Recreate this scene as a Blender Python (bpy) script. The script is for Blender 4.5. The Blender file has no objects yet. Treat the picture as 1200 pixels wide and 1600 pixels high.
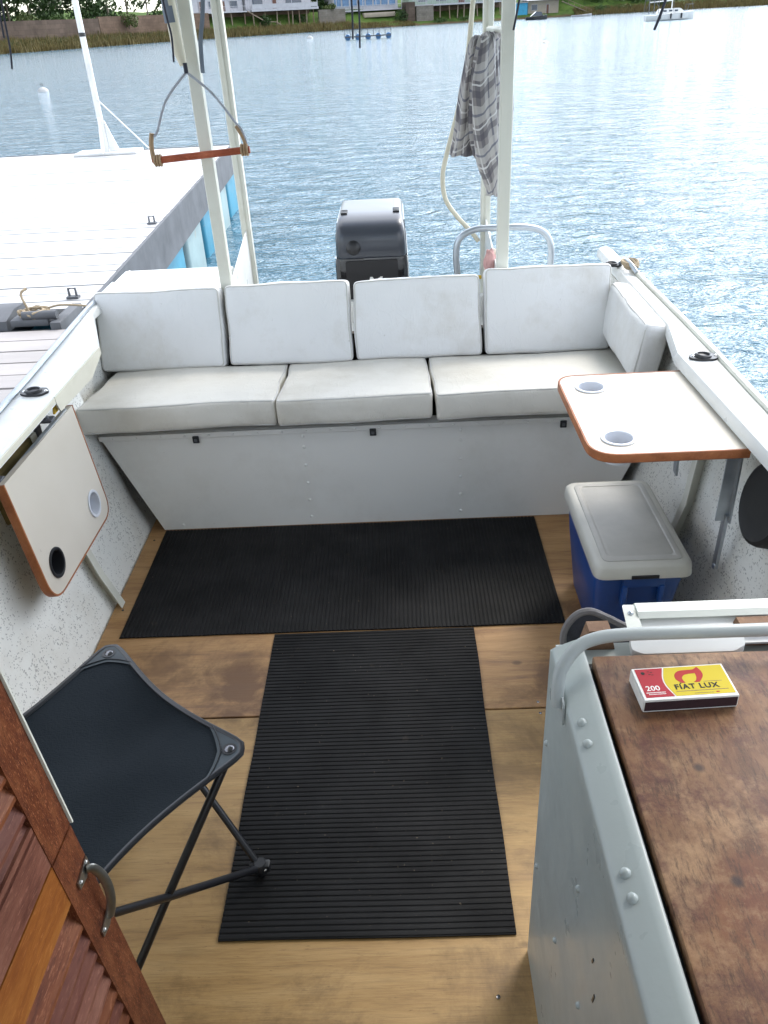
import bpy, bmesh, math, random
from mathutils import Vector, Matrix, noise
R_ = math.radians
random.seed(7)
scn = bpy.context.scene
col = scn.collection

# ------------------------------------------------------------------ camera
cam_d = bpy.data.cameras.new('camera'); cam = bpy.data.objects.new('camera', cam_d); col.objects.link(cam)
cam_d.sensor_fit = 'VERTICAL'; cam_d.sensor_height = 24.0; cam_d.lens = 24.0*1256.0/1600.0
cam_d.clip_start = 0.03; cam_d.clip_end = 6000
CM = Matrix(((0.9987419, 0.03966634, 0.03067912, 0.0),
             (0.00543012, 0.52264937, -0.85253044, 0.0),
             (-0.04985119, 0.85162446, 0.52177643, 1.55),
             (0, 0, 0, 1)))
cam.matrix_world = CM
scn.camera = cam
scn.render.resolution_x = 768; scn.render.resolution_y = 1024

# ------------------------------------------------------------------ world, sun, exposure
SUN_EL, SUN_AZ = 50.0, 38.0          # azimuth to the right of the boat's stern direction
w = bpy.data.worlds.new('World'); scn.world = w; w.use_nodes = True
nt = w.node_tree; nt.nodes.clear()
wo = nt.nodes.new('ShaderNodeOutputWorld'); bg = nt.nodes.new('ShaderNodeBackground')
sky = nt.nodes.new('ShaderNodeTexSky'); sky.sky_type = 'NISHITA'; sky.sun_disc = False
sky.sun_elevation = R_(SUN_EL); sky.sun_rotation = R_(SUN_AZ)
sky.air_density = 1.0; sky.dust_density = 0.3; sky.ozone_density = 1.5
tc = nt.nodes.new('ShaderNodeTexCoord'); mp = nt.nodes.new('ShaderNodeMapping'); mp.inputs['Scale'].default_value = (1.2, 1.2, 3.2)
mp.inputs['Location'].default_value = (0.35, 0.1, 0.2)
cn = nt.nodes.new('ShaderNodeTexNoise'); cn.inputs['Scale'].default_value = 1.9; cn.inputs['Detail'].default_value = 7; cn.inputs['Roughness'].default_value = 0.55
cr = nt.nodes.new('ShaderNodeValToRGB'); cr.color_ramp.elements[0].position = 0.41; cr.color_ramp.elements[1].position = 0.66
mx = nt.nodes.new('ShaderNodeMix'); mx.data_type = 'RGBA'; mx.inputs[7].default_value = (13.0, 13.3, 13.8, 1); mx.clamp_result = False
nt.links.new(tc.outputs['Generated'], mp.inputs[0]); nt.links.new(mp.outputs[0], cn.inputs['Vector'])
nt.links.new(cn.outputs[0], cr.inputs[0]); nt.links.new(cr.outputs[0], mx.inputs[0])
nt.links.new(sky.outputs[0], mx.inputs[6])
# bright thin haze in the sky round the veiled sun and along the horizon astern
dt = nt.nodes.new('ShaderNodeVectorMath'); dt.operation = 'DOT_PRODUCT'; nt.links.new(tc.outputs['Generated'], dt.inputs[0])
gx, gy, gz = math.sin(R_(44))*math.cos(R_(20)), math.cos(R_(44))*math.cos(R_(20)), math.sin(R_(20)); dt.inputs[1].default_value = (gx, gy, gz)
gr_ = nt.nodes.new('ShaderNodeValToRGB'); nt.links.new(dt.outputs['Value'], gr_.inputs[0])
ge = gr_.color_ramp.elements; ge[0].position = .15; ge[0].color = (0, 0, 0, 1); ge[1].position = 1.0; ge[1].color = (1, 1, 1, 1)
e2_ = ge.new(.72); e2_.color = (.10, .10, .10, 1); e3_ = ge.new(.90); e3_.color = (.36, .36, .36, 1)
ga = nt.nodes.new('ShaderNodeMix'); ga.data_type = 'RGBA'; ga.blend_type = 'ADD'; ga.inputs[0].default_value = 1.0
gm = nt.nodes.new('ShaderNodeMix'); gm.data_type = 'RGBA'; gm.blend_type = 'MULTIPLY'; gm.inputs[0].default_value = 1.0; gm.inputs[7].default_value = (22, 22.5, 23.5, 1)
nt.links.new(gr_.outputs[0], gm.inputs[6]); nt.links.new(mx.outputs[2], ga.inputs[6]); nt.links.new(gm.outputs[2], ga.inputs[7])
nt.links.new(ga.outputs[2], bg.inputs[0])
bg.inputs[1].default_value = 0.13
nt.links.new(bg.outputs[0], wo.inputs[0])
sd = bpy.data.lights.new('sun', 'SUN'); sd.energy = 1.3; sd.angle = R_(18); sd.color = (1, .94, .85)
so = bpy.data.objects.new('sun', sd); col.objects.link(so)
el, az = R_(SUN_EL), R_(SUN_AZ)
so.rotation_euler = Vector((math.sin(az)*math.cos(el), math.cos(az)*math.cos(el), math.sin(el))).to_track_quat('Z', 'Y').to_euler()
scn.view_settings.view_transform = 'Standard'; scn.view_settings.look = 'None'
scn.view_settings.gamma = 1.0; scn.view_settings.use_curve_mapping = False
scn.view_settings.exposure = 1.08

# ------------------------------------------------------------------ material helpers
class NT:
    def __init__(s, name, rough=0.5, metallic=0.0, spec=0.5, coat=0.0):
        s.m = bpy.data.materials.new(name); s.m.use_nodes = True
        s.t = s.m.node_tree; s.b = s.t.nodes['Principled BSDF']
        s.b.inputs['Roughness'].default_value = rough; s.b.inputs['Metallic'].default_value = metallic
        s.b.inputs['Specular IOR Level'].default_value = spec; s.b.inputs['Coat Weight'].default_value = coat
        s._c = None
    def put(s, inp, v):
        if isinstance(v, bpy.types.NodeSocket): s.t.links.new(v, inp)
        elif isinstance(v, (tuple, list)) and inp.type == 'RGBA': inp.default_value = tuple(v)[:3] + (1,)
        elif v is not None: inp.default_value = v
    def obj(s):
        if s._c is None: s._c = s.t.nodes.new('ShaderNodeTexCoord')
        return s._c.outputs['Object']
    def uv(s):
        if s._c is None: s._c = s.t.nodes.new('ShaderNodeTexCoord')
        return s._c.outputs['UV']
    def mapv(s, v, scale=(1, 1, 1), loc=(0, 0, 0), rot=(0, 0, 0)):
        n = s.t.nodes.new('ShaderNodeMapping'); s.put(n.inputs[0], v)
        n.inputs['Scale'].default_value = scale; n.inputs['Location'].default_value = loc; n.inputs['Rotation'].default_value = rot
        return n.outputs[0]
    def noise(s, scale, detail=4, rough=.55, v=None, dist=0.0, st=(1, 1, 1), loc=(0, 0, 0)):
        n = s.t.nodes.new('ShaderNodeTexNoise'); s.put(n.inputs['Vector'], s.mapv(v or s.obj(), st, loc))
        n.inputs['Scale'].default_value = scale; n.inputs['Detail'].default_value = detail
        n.inputs['Roughness'].default_value = rough; n.inputs['Distortion'].default_value = dist
        return n.outputs[0]
    def voro(s, scale, v=None, st=(1, 1, 1), feat='F1'):
        n = s.t.nodes.new('ShaderNodeTexVoronoi'); n.feature = feat; s.put(n.inputs['Vector'], s.mapv(v or s.obj(), st)); n.inputs['Scale'].default_value = scale
        return n.outputs['Distance']
    def ramp(s, f, stops):
        n = s.t.nodes.new('ShaderNodeValToRGB'); s.put(n.inputs[0], f); e = n.color_ramp.elements
        while len(e) < len(stops): e.new(0.5)
        for k, (p, c) in enumerate(stops):
            e[k].position = p; e[k].color = (c, c, c, 1) if isinstance(c, (int, float)) else tuple(c)[:3] + (1,)
        return n.outputs[0]
    def mix(s, f, a, b, mode='MIX'):
        n = s.t.nodes.new('ShaderNodeMix'); n.data_type = 'RGBA'; n.blend_type = mode
        s.put(n.inputs[0], f); s.put(n.inputs[6], a); s.put(n.inputs[7], b); return n.outputs[2]
    def math(s, op, a, b=None, c=None):
        n = s.t.nodes.new('ShaderNodeMath'); n.operation = op; s.put(n.inputs[0], a)
        if b is not None: s.put(n.inputs[1], b)
        if c is not None: s.put(n.inputs[2], c)
        return n.outputs[0]
    def sep(s, v):
        n = s.t.nodes.new('ShaderNodeSeparateXYZ'); s.put(n.inputs[0], v); return n.outputs
    def color(s, c): s.put(s.b.inputs['Base Color'], c); return s
    def rough(s, c): s.put(s.b.inputs['Roughness'], c); return s
    def bump(s, h, strength=.3, dist=.01, prev=None):
        n = s.t.nodes.new('ShaderNodeBump'); s.put(n.inputs['Height'], h)
        n.inputs['Strength'].default_value = strength; n.inputs['Distance'].default_value = dist
        if prev: s.t.links.new(prev, n.inputs['Normal'])
        s.t.links.new(n.outputs[0], s.b.inputs['Normal']); return n.outputs[0]

def dark(c, k): return tuple(x*k for x in c)
def simple(name, c, rough=.5, metallic=0, var=.15, scale=8, bump=0, bscale=60, dist=.002, coat=0, st=(1, 1, 1)):
    n = NT(name, rough, metallic, coat=coat)
    f = n.noise(scale, 5, .6, st=st)
    n.color(n.ramp(f, [(.3, dark(c, 1-var)), (.7, dark(c, 1+var*.5))]))
    if bump: n.bump(n.noise(bscale, 4, st=st), bump, dist)
    return n.m

M = {}
def paint(name, c, dirt=(.25, .22, .16), amount=.5, rough=.42, speck=0.0, scale=3):
    n = NT(name, rough)
    big = n.ramp(n.noise(scale, 7, .68), [(.48, 0.0), (.75, amount)])
    base = n.ramp(n.noise(1.7, 3), [(.3, dark(c, .93)), (.7, c)])
    out = n.mix(big, base, dirt)
    scr = n.ramp(n.noise(26, 5, .7, st=(1, 1, 3)), [(.68, 0.0), (.74, amount*.8)])
    out = n.mix(scr, out, dark(dirt, .6))
    if speck:
        v = n.voro(150, v=n.mapv(n.obj(), (1, 1, 1)))
        thr = n.ramp(n.noise(5, 6, .75), [(.33, 0.18), (.66, 0.5)])
        sp = n.math('LESS_THAN', v, thr)
        gate = n.math('GREATER_THAN', n.noise(60, 2), .5)
        out = n.mix(n.math('MULTIPLY', n.math('MULTIPLY', sp, gate), speck), out, (.045, .04, .035))
    n.color(out); n.rough(n.ramp(n.noise(12, 4), [(.3, rough-.08), (.7, rough+.12)]))
    n.bump(n.noise(45, 4), .12, .002)
    return n.m
M['hull'] = paint('speckled hull paint', (.80, .80, .75), (.38, .31, .21), .5, .55, speck=.48, scale=2.4)
M['gunwale'] = paint('gunwale white paint', (.76, .77, .75), (.36, .32, .24), .35, .33)
M['cream'] = paint('cream paint', (.70, .67, .55), (.33, .28, .18), .25, .4)
M['panel'] = paint('grey white bench paint', (.80, .80, .77), (.40, .38, .31), .25, .42)
M['post'] = paint('post paint', (.66, .66, .58), (.30, .26, .18), .3, .38)
M['cabinet'] = paint('grey green cabinet paint', (.37, .41, .395), (.24, .24, .20), .25, .33)
M['railgrey'] = paint('rail grey paint', (.38, .41, .40), (.22, .22, .20), .2, .38)
M['roof'] = paint('canopy paint', (.55, .55, .50), (.3, .28, .22), .3, .5)
M['alu'] = simple('bare aluminium', (.42, .46, .50), .35, .7, .15, 20)
M['chrome'] = simple('chrome', (.75, .75, .74), .16, 1, .05)
M['dullmetal'] = simple('dull plated metal', (.38, .37, .35), .34, 1, .25, 30)
M['black'] = simple('black plastic', (.018, .019, .022), .38, 0, .2)
M['blackm'] = simple('black enamel', (.012, .013, .016), .3, 0, .2)
M['rubber2'] = simple('speaker grille black', (.010, .010, .011), .6, 0, .2)
M['rubber'] = simple('dark rubber', (.03, .032, .035), .75, 0, .35, 12, .3, 80)
M['white_pl'] = simple('white plastic', (.72, .72, .70), .3, 0, .06)
M['ivory'] = simple('ivory plastic', (.68, .70, .64), .32, 0, .05)
M['cupwhite'] = simple('cup holder white', (.62, .64, .68), .3, 0, .06)

def vinyl(name, c, stain, amt):
    n = NT(name, .42, spec=.45)
    base = n.ramp(n.noise(2.3, 3), [(.3, dark(c, .92)), (.7, c)])
    st1 = n.ramp(n.noise(3.4, 8, .68), [(.5, 0.0), (.78, amt)])
    out = n.mix(st1, base, stain)
    sp = n.ramp(n.noise(38, 3, .6), [(.72, 0.0), (.8, amt*.9)])
    out = n.mix(sp, out, dark(stain, .6)); n.color(out)
    h = n.math('ADD', n.math('MULTIPLY', n.noise(260, 2), .2), n.math('ADD', n.noise(13, 4, .6, st=(1, 2.2, 1), dist=.6), n.math('MULTIPLY', n.ramp(n.noise(7, 3, .5, st=(2.6, .7, 1), dist=1.5), [(.47, 0.0), (.5, 1.0), (.53, 0.0)]), .35)))
    n.bump(h, .35, .004); n.rough(n.ramp(n.noise(9, 3), [(.3, .36), (.7, .52)]))
    return n.m
M['vinyl'] = vinyl('white vinyl', (.74, .745, .74), (.42, .38, .30), .5)
M['vinyl_seat'] = vinyl('seat vinyl', (.64, .62, .56), (.36, .32, .24), .5)
M['pipe'] = simple('vinyl piping', (.52, .51, .48), .45, 0, .1)

# plywood deck
def plywood(name, base, light, darkc, off):
    n = NT(name, .5)
    v = n.obj()
    g = n.noise(6, 8, .68, v=v, dist=.5, st=(.4, 3.6, 1), loc=(off, 0, 0))
    c1 = n.ramp(g, [(.3, darkc), (.48, base), (.7, light)])
    fine = n.ramp(n.noise(70, 6, .75, v=v, st=(.14, 2.6, 1), loc=(off, 0, 0)), [(.32, .72), (.52, 1.0)])
    c2 = n.mix(1.0, c1, fine, 'MULTIPLY')
    blotch = n.ramp(n.noise(2.6, 8, .72, v=v, loc=(off*2, 3, 0), dist=.4), [(.52, 0.0), (.64, .65)])
    c3 = n.mix(blotch, c2, dark(darkc, .55))
    # standing stains at fixed places on the deck
    for sx, sy, rx, ry, a in ((-.47, 1.62, .14, .16, .95), (-.72, 1.72, .10, .12, .6), (.36, 1.62, .05, .13, .8), (.50, 1.92, .07, .06, .8), (.24, 1.40, .05, .04, .4)):
        mv = n.mapv(v, (1/rx, 1/ry, 0), (-sx/rx, -sy/ry, 0))
        ln = n.t.nodes.new('ShaderNodeVectorMath'); ln.operation = 'LENGTH'; n.put(ln.inputs[0], mv)
        dd = n.math('ADD', ln.outputs['Value'], n.math('MULTIPLY', n.math('SUBTRACT', n.noise(11, 6, .7, v=v, dist=.5), .5), 2.6))
        c3 = n.mix(n.ramp(dd, [(.35, a), (1.15, 0.0)]), c3, dark(darkc, .62))
    kn = n.ramp(n.voro(6.5, v=v, st=(.6, 1, 1)), [(.035, .8), (.07, 0.0)])
    c3 = n.mix(kn, c3, dark(darkc, .5))
    c3 = n.mix(n.ramp(n.noise(120, 3, .6, v=v, st=(.3, 1.5, 1)), [(.66, 0.0), (.72, .45)]), c3, dark(darkc, .5))
    n.color(c3); n.bump(n.noise(70, 6, .75, v=v, st=(.14, 2.6, 1)), .4, .0015)
    n.rough(n.ramp(g, [(.3, .38), (.7, .6)]))
    return n.m
M['ply1'] = plywood('worn plywood', (.37, .205, .082), (.47, .285, .13), (.20, .095, .036), 0)
M['ply2'] = plywood('amber plywood', (.37, .225, .083), (.45, .29, .12), (.235, .13, .046), 5)

def varnish(name, a, b, c, along=(1, 1, 8), scale=6, rough=.35, scratch=.5):
    n = NT(name, rough+.12, spec=.14)
    g = n.noise(scale, 8, .7, dist=.35, st=along)
    o = n.ramp(g, [(.28, c), (.48, a), (.72, b)])
    fi = n.noise(scale*9, 4, .7, st=along)
    o = n.mix(n.ramp(fi, [(.56, 0.0), (.66, scratch)]), o, tuple(min(1, x*1.9+.03) for x in b)); o = n.mix(n.ramp(n.noise(scale*4, 6, .8, st=along, loc=(3, 1, 2)), [(.55, 0.0), (.62, scratch)]), o, dark(c, .8))
    o = n.mix(n.ramp(n.noise(2.5, 6, .6), [(.5, 0.0), (.75, .7)]), o, dark(c, .6))
    n.color(o); n.bump(fi, .3, .001); n.rough(n.ramp(n.noise(10, 4), [(.3, rough-.08), (.7, rough+.2)]))
    return n.m
M['edgewood'] = varnish('table edge wood', (.33, .12, .05), (.42, .17, .07), (.2, .07, .03), (1, 1, 1), 12, .35, .1)
M['shutter'] = varnish('red shutter wood', (.145, .044, .018), (.22, .08, .034), (.06, .017, .010), (8, 1, 6), 9, .42, .4)
M['shutter2'] = varnish('faded shutter wood', (.17, .065, .042), (.25, .115, .075), (.075, .025, .017), (8, 1, 6), 8, .45, .3)
M['shutter4'] = varnish('dark shutter wood', (.12, .04, .026), (.18, .07, .042), (.055, .016, .012), (8, 1, 6), 8, .42, .3)
M['shutter3'] = varnish('amber shutter wood', (.24, .078, .016), (.31, .12, .028), (.13, .034, .01), (8, 1, 6), 7, .38, .25)
M['stile'] = varnish('shutter stile wood', (.12, .034, .014), (.21, .075, .03), (.045, .013, .008), (5, 6, 1.4), 16, .38, .7)
M['rod'] = varnish('rod wood', (.38, .10, .05), (.48, .15, .08), (.25, .06, .03), (1, 1, 1), 14, .5, .2)
M['block'] = varnish('block wood', (.22, .13, .08), (.33, .21, .13), (.12, .07, .05), (1, 1, 3), 12, .6, .2)

def counterwood():
    n = NT('worn varnished board', .42, spec=.35); v = n.obj()
    g = n.noise(6, 9, .74, v=v, dist=.4, st=(1.6, .9, 1))
    o = n.ramp(g, [(.28, (.065, .032, .015)), (.46, (.165, .078, .036)), (.6, (.235, .128, .062)), (.78, (.31, .205, .11))])
    bl = n.ramp(n.noise(9, 9, .78, v=v, dist=.2), [(.47, 0.0), (.6, .85)]); o = n.mix(bl, o, (.075, .022, .018))
    rd = n.ramp(n.noise(5, 6, .6, v=v, loc=(4, 2, 0)), [(.54, 0.0), (.72, .5)]); o = n.mix(rd, o, (.21, .075, .028))
    am = n.ramp(n.noise(7.5, 8, .75, v=v, loc=(9, 5, 0)), [(.5, 0.0), (.64, .8)]); o = n.mix(am, o, (.36, .22, .115))
    fi = n.noise(60, 7, .8, v=v, st=(2.2, .45, 1)); o = n.mix(n.ramp(fi, [(.38, .7), (.5, 0.0)]), o, (.05, .024, .014)); o = n.mix(n.ramp(n.noise(190, 3, .7, v=v, st=(1.6, .8, 1)), [(.66, 0.0), (.74, .35)]), o, (.38, .25, .15))
    kn = n.ramp(n.voro(14, v=v), [(.05, .8), (.12, 0.0)]); o = n.mix(kn, o, (.03, .02, .02))
    n.color(o); n.bump(n.math('ADD', fi, n.noise(20, 4, v=v)), .25, .001); n.rough(n.ramp(n.noise(6, 5, v=v), [(.3, .36), (.7, .62)]))
    return n.m
M['counterwood'] = counterwood()

def laminate():
    n = NT('cream laminate', .33)
    o = n.ramp(n.noise(2, 4), [(.3, (.56, .51, .43)), (.7, (.63, .585, .505))])
    o = n.mix(n.ramp(n.noise(34, 3, .5), [(.74, 0.0), (.78, .7)]), o, (.2, .16, .12))
    n.color(o); n.bump(n.noise(150, 2), .05, .001); return n.m
M['laminate'] = laminate()

def matrub():
    n = NT('ribbed rubber', .75, spec=.18)
    o = n.ramp(n.noise(4, 6, .65), [(.35, (.006, .006, .0065)), (.7, (.015, .015, .0155))])
    o = n.mix(n.ramp(n.noise(11, 7, .75), [(.64, 0.0), (.74, .35)]), o, (.10, .08, .055))
    o = n.mix(n.ramp(n.noise(140, 2, .5), [(.74, 0.0), (.77, .8)]), o, (.16, .13, .09))
    n.color(o); n.bump(n.noise(130, 3), .2, .001); n.rough(n.ramp(n.noise(6, 4), [(.3, .5), (.7, .75)])); return n.m
M['mat'] = matrub()

M['patch'] = simple('corner leatherette', (.030, .042, .050), .5, 0, .2, 30)
M['gunmetal'] = simple('dark chrome', (.16, .16, .17), .22, 1, .1)
def canvas():
    n = NT('grey canvas', .9, spec=.15)
    o = n.ramp(n.noise(5, 4), [(.3, (.010, .014, .018)), (.7, (.017, .022, .027))])
    n.color(o)
    wv = n.math('ADD', n.noise(420, 1, st=(1, .3, 1)), n.noise(420, 1, st=(.3, 1, 1)))
    n.bump(n.math('ADD', n.math('MULTIPLY', wv, .4), n.noise(7, 3, st=(1.6, .6, 1), dist=.8)), .35, .006); return n.m
M['canvas'] = canvas()

def plaid():
    n = NT('plaid flannel', .9, spec=.15)
    u, v, _ = n.sep(n.uv())
    base = n.mix(0, (.25, .235, .235), (0, 0, 0))
    def band(c, per, lo, hi):
        f = n.math('FRACT', n.math('DIVIDE', c, per))
        return n.math('MULTIPLY', n.math('GREATER_THAN', f, lo), n.math('LESS_THAN', f, hi))
    for c in (u, v):
        base = n.mix(n.math('MULTIPLY', band(c, .135, .0, .42), .6), base, (.50, .48, .46))
        base = n.mix(n.math('MULTIPLY', band(c, .135, .66, .82), .6), base, (.10, .095, .115))
        base = n.mix(n.math('MULTIPLY', band(c, .135, .18, .24), .7), base, (.09, .10, .15))
        base = n.mix(n.math('MULTIPLY', band(c, .135, .50, .545), .8), base, (.66, .65, .64))
    n.color(base); n.bump(n.noise(300, 2), .2, .001); return n.m
M['plaid'] = plaid()

def water():
    n = NT('lake water', .07, spec=.5)
    n.b.inputs['IOR'].default_value = 1.4
    v = n.obj()
    n.color(n.ramp(n.noise(.05, 4, v=v), [(.3, (.042, .120, .172)), (.7, (.070, .146, .190))]))
    big = n.noise(.33, 3, .5, v=v, st=(.7, 1.4, 1), dist=.5)
    mid = n.noise(2.3, 4, .62, v=v, st=(.8, 1.3, 1), dist=.8)
    sm = n.noise(8.5, 3, .6, v=v, st=(.85, 1.25, 1), dist=.6)
    b1 = n.bump(big, .6, .26)
    b2 = n.bump(mid, .9, .14, b1)
    n.bump(sm, .9, .036, b2)
    return n.m
M['water'] = water()

def terrain():
    n = NT('bank soil and grass', .95, spec=.1)
    g = n.ramp(n.noise(.35, 6, .65), [(.35, (.04, .072, .016)), (.55, (.07, .12, .024)), (.75, (.10, .10, .036))])
    z = n.sep(n.obj())[2]
    mudf = n.ramp(n.math('ADD', z, n.math('MULTIPLY', n.noise(.5, 4), 1.2)), [(0.0, 0), (1.0, 1)])
    n.color(n.mix(n.ramp(mudf, [(.5, 1.0), (1.0, 0.0)]), g, (.085, .06, .033))); n.bump(n.noise(2, 5), .8, .4); return n.m
M['terrain'] = terrain()
def masonry(name, a, b, mort, sc=1.4, size=(.5, .22)):
    n = NT(name, .9, spec=.15)
    br = n.t.nodes.new('ShaderNodeTexBrick')
    n.put(br.inputs['Vector'], n.uv()); br.inputs['Scale'].default_value = 1
    n.put(br.inputs['Color1'], a); n.put(br.inputs['Color2'], b); n.put(br.inputs['Mortar'], mort)
    br.inputs['Brick Width'].default_value = size[0]; br.inputs['Row Height'].default_value = size[1]; br.inputs['Mortar Size'].default_value = .02
    o = n.mix(n.ramp(n.noise(.35, 7, .7), [(.4, 0.0), (.7, .8)]), br.outputs[0], dark(a, .4))
    o = n.mix(n.ramp(n.noise(.8, 6, .7, loc=(5, 5, 5)), [(.6, 0.0), (.8, .6)]), o, (.09, .11, .04))
    n.color(o); return n.m
M['stone'] = masonry('dark retaining stone', (.12, .088, .068), (.09, .066, .052), (.06, .05, .04), size=(1.6, .8))
M['stone2'] = masonry('brown retaining stone', (.17, .115, .082), (.14, .095, .068), (.09, .068, .05), size=(1.3, .6))
M['block'+'wall'] = masonry('grey block wall', (.22, .195, .165), (.19, .165, .135), (.14, .125, .105), size=(1.0, .5))
M['house_white'] = simple('house white', (.40, .395, .41), .7, 0, .12, .8)
M['house_beige'] = simple('house beige', (.32, .27, .21), .8, 0, .15, .8)
M['house_green'] = simple('house pale green', (.27, .34, .27), .8, 0, .12, .8)
M['glassdark'] = simple('window glass', (.04, .06, .09), .12, 0, .2)
M['blueglass'] = simple('blue shaded glass', (.10, .20, .34), .25, 0, .3, 1.2)
M['bluetarp'] = simple('blue tarp', (.03, .26, .42), .6, 0, .2, 2)
M['brownwood'] = simple('old timber', (.22, .15, .10), .85, 0, .35, 2)
M['palewood'] = simple('pale timber pile', (.26, .20, .145), .85, 0, .3, 2)
M['doorbrown'] = simple('door brown', (.12, .05, .03), .6, 0, .2, 2)
M['bark'] = simple('bark', (.11, .085, .06), .9, 0, .4, 3)
M['barkpale'] = simple('pale bark', (.26, .22, .17), .9, 0, .4, 3)
M['roofing'] = simple('roof sheet', (.42, .40, .38), .6, 0, .25, 1)
def leaf(name, a, b):
    n = NT(name, .6, spec=.25)
    n.color(n.ramp(n.noise(.9, 5, .7), [(.32, a), (.68, b)])); return n.m
M['leaf1'] = leaf('leaf dark', (.018, .040, .012), (.052, .09, .024))
M['leaf2'] = leaf('leaf mid', (.035, .066, .017), (.075, .125, .03))
M['leaf3'] = leaf('leaf yellow', (.042, .062, .013), (.085, .11, .026))
M['reed'] = leaf('reed', (.09, .07, .025), (.17, .13, .045))
M['reedg'] = leaf('reed green', (.035, .055, .014), (.075, .09, .025))

def planks():
    n = NT('white painted planks', .5)
    v = n.obj()
    o = n.ramp(n.noise(1.5, 6, .65, v=v, st=(.4, 3, 1)), [(.3, (.36, .36, .36)), (.7, (.50, .495, .49))])
    o = n.mix(n.ramp(n.noise(22, 5, .7, v=v, st=(.2, 2, 1)), [(.58, 0.0), (.75, .6)]), o, (.24, .22, .20))
    n.color(o); n.bump(n.noise(40, 4, v=v, st=(.2, 2, 1)), .2, .003); return n.m
M['planks'] = planks()
def planks2():
    n = NT('worn pinkish planks', .6)
    v = n.obj()
    o = n.ramp(n.noise(1.5, 6, .65, v=v, st=(.4, 3, 1)), [(.3, (.30, .28, .27)), (.7, (.42, .39, .38))])
    o = n.mix(n.ramp(n.noise(22, 5, .7, v=v, st=(.2, 2, 1)), [(.6, 0.0), (.75, .5)]), o, (.26, .23, .2))
    n.color(o); n.bump(n.noise(40, 4, v=v, st=(.2, 2, 1)), .2, .003); return n.m
M['planks2'] = planks2()
M['zinc'] = simple('weathered grey steel', (.10, .105, .115), .65, 0, .35, 5)
def drum(name, c):
    n = NT(name, .45); z = n.sep(n.obj())[2]
    o = n.ramp(n.noise(2.5, 6, .7), [(.3, dark(c, .7)), (.7, c)])
    o = n.mix(n.ramp(n.noise(9, 6, .7), [(.6, 0.0), (.75, .6)]), o, (.30, .22, .12)); n.color(o); return n.m
M['drumblue'] = drum('blue float', (.03, .24, .36))
M['drumpale'] = drum('pale float', (.26, .36, .37))
M['coolblue'] = simple('cooler blue', (.010, .062, .25), .34, 0, .25, 6, .1, 90)
M['coollid'] = simple('cooler lid grey', (.44, .43, .40), .48, 0, .2, 5, .15, 200)
M['coolrim'] = simple('cooler rim ivory', (.52, .51, .46), .42, 0, .15, 5)
def motorgrey():
    n = NT('motor silver grey', .3, .0, coat=.15); n.color(n.ramp(n.noise(3, 3), [(.3, (.034, .039, .050)), (.7, (.046, .052, .066))])); return n.m
M['motorgrey'] = motorgrey()
M['motorblack'] = simple('motor gloss black', (.012, .014, .018), .12, 0, .1, coat=.8)
M['cowlblack'] = simple('motor satin black', (.012, .012, .014), .35, 0, .2)
M['hose'] = simple('ivory hose', (.62, .58, .45), .45, 0, .08)
M['strapgrey'] = simple('grey webbing', (.16, .19, .23), .8, 0, .2)
M['cordnavy'] = simple('navy cord', (.02, .022, .035), .7, 0, .2)
M['rope'] = simple('tan rope', (.38, .30, .20), .9, 0, .35, 40, .5, 200)
M['ropegrey'] = simple('pale blue rope', (.36, .38, .42), .8, 0, .3, 60, .5, 200)
M['leather'] = simple('tan leather', (.33, .22, .12), .7, 0, .3, 20)
M['yellow'] = simple('yellow webbing', (.62, .40, .03), .6, 0, .1)
M['mx_white'] = simple('card white', (.74, .73, .69), .6, 0, .04)
M['mx_yellow'] = simple('print yellow', (.56, .43, .005), .7, 0, .05)
M['mx_red'] = simple('print red', (.36, .004, .016), .7, 0, .05)
M['mx_flame'] = simple('print flame red', (.38, .007, .004), .7, 0, .05)
M['mx_ink'] = simple('print ink', (.010, .012, .010), .8, 0, .05)
M['mx_strike'] = simple('striker brown', (.035, .012, .016), .85, 0, .3, 120)
M['ragpink'] = simple('pink rag', (.55, .32, .30), .9, 0, .35, 25)
M['ragwhite'] = simple('cream rag', (.66, .60, .52), .9, 0, .2, 14)
M['seatwood'] = simple('dark bench board', (.05, .035, .022), .7, 0, .3, 6)
M['mesh'] = simple('dark scuffed felt', (.035, .037, .05), .85, 0, .5, 40, .3, 200)
M['pipegrey'] = simple('grey fabric piping', (.17, .16, .16), .85, 0, .2, 60)
M['buoygrey'] = simple('faded buoy', (.38, .38, .37), .7, 0, .3, 6)
M['float_white'] = simple('float white', (.70, .70, .68), .5, 0, .15, 6)
M['oldbrown'] = simple('aged foam brown', (.20, .15, .05), .9, 0, .5, 9)

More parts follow.
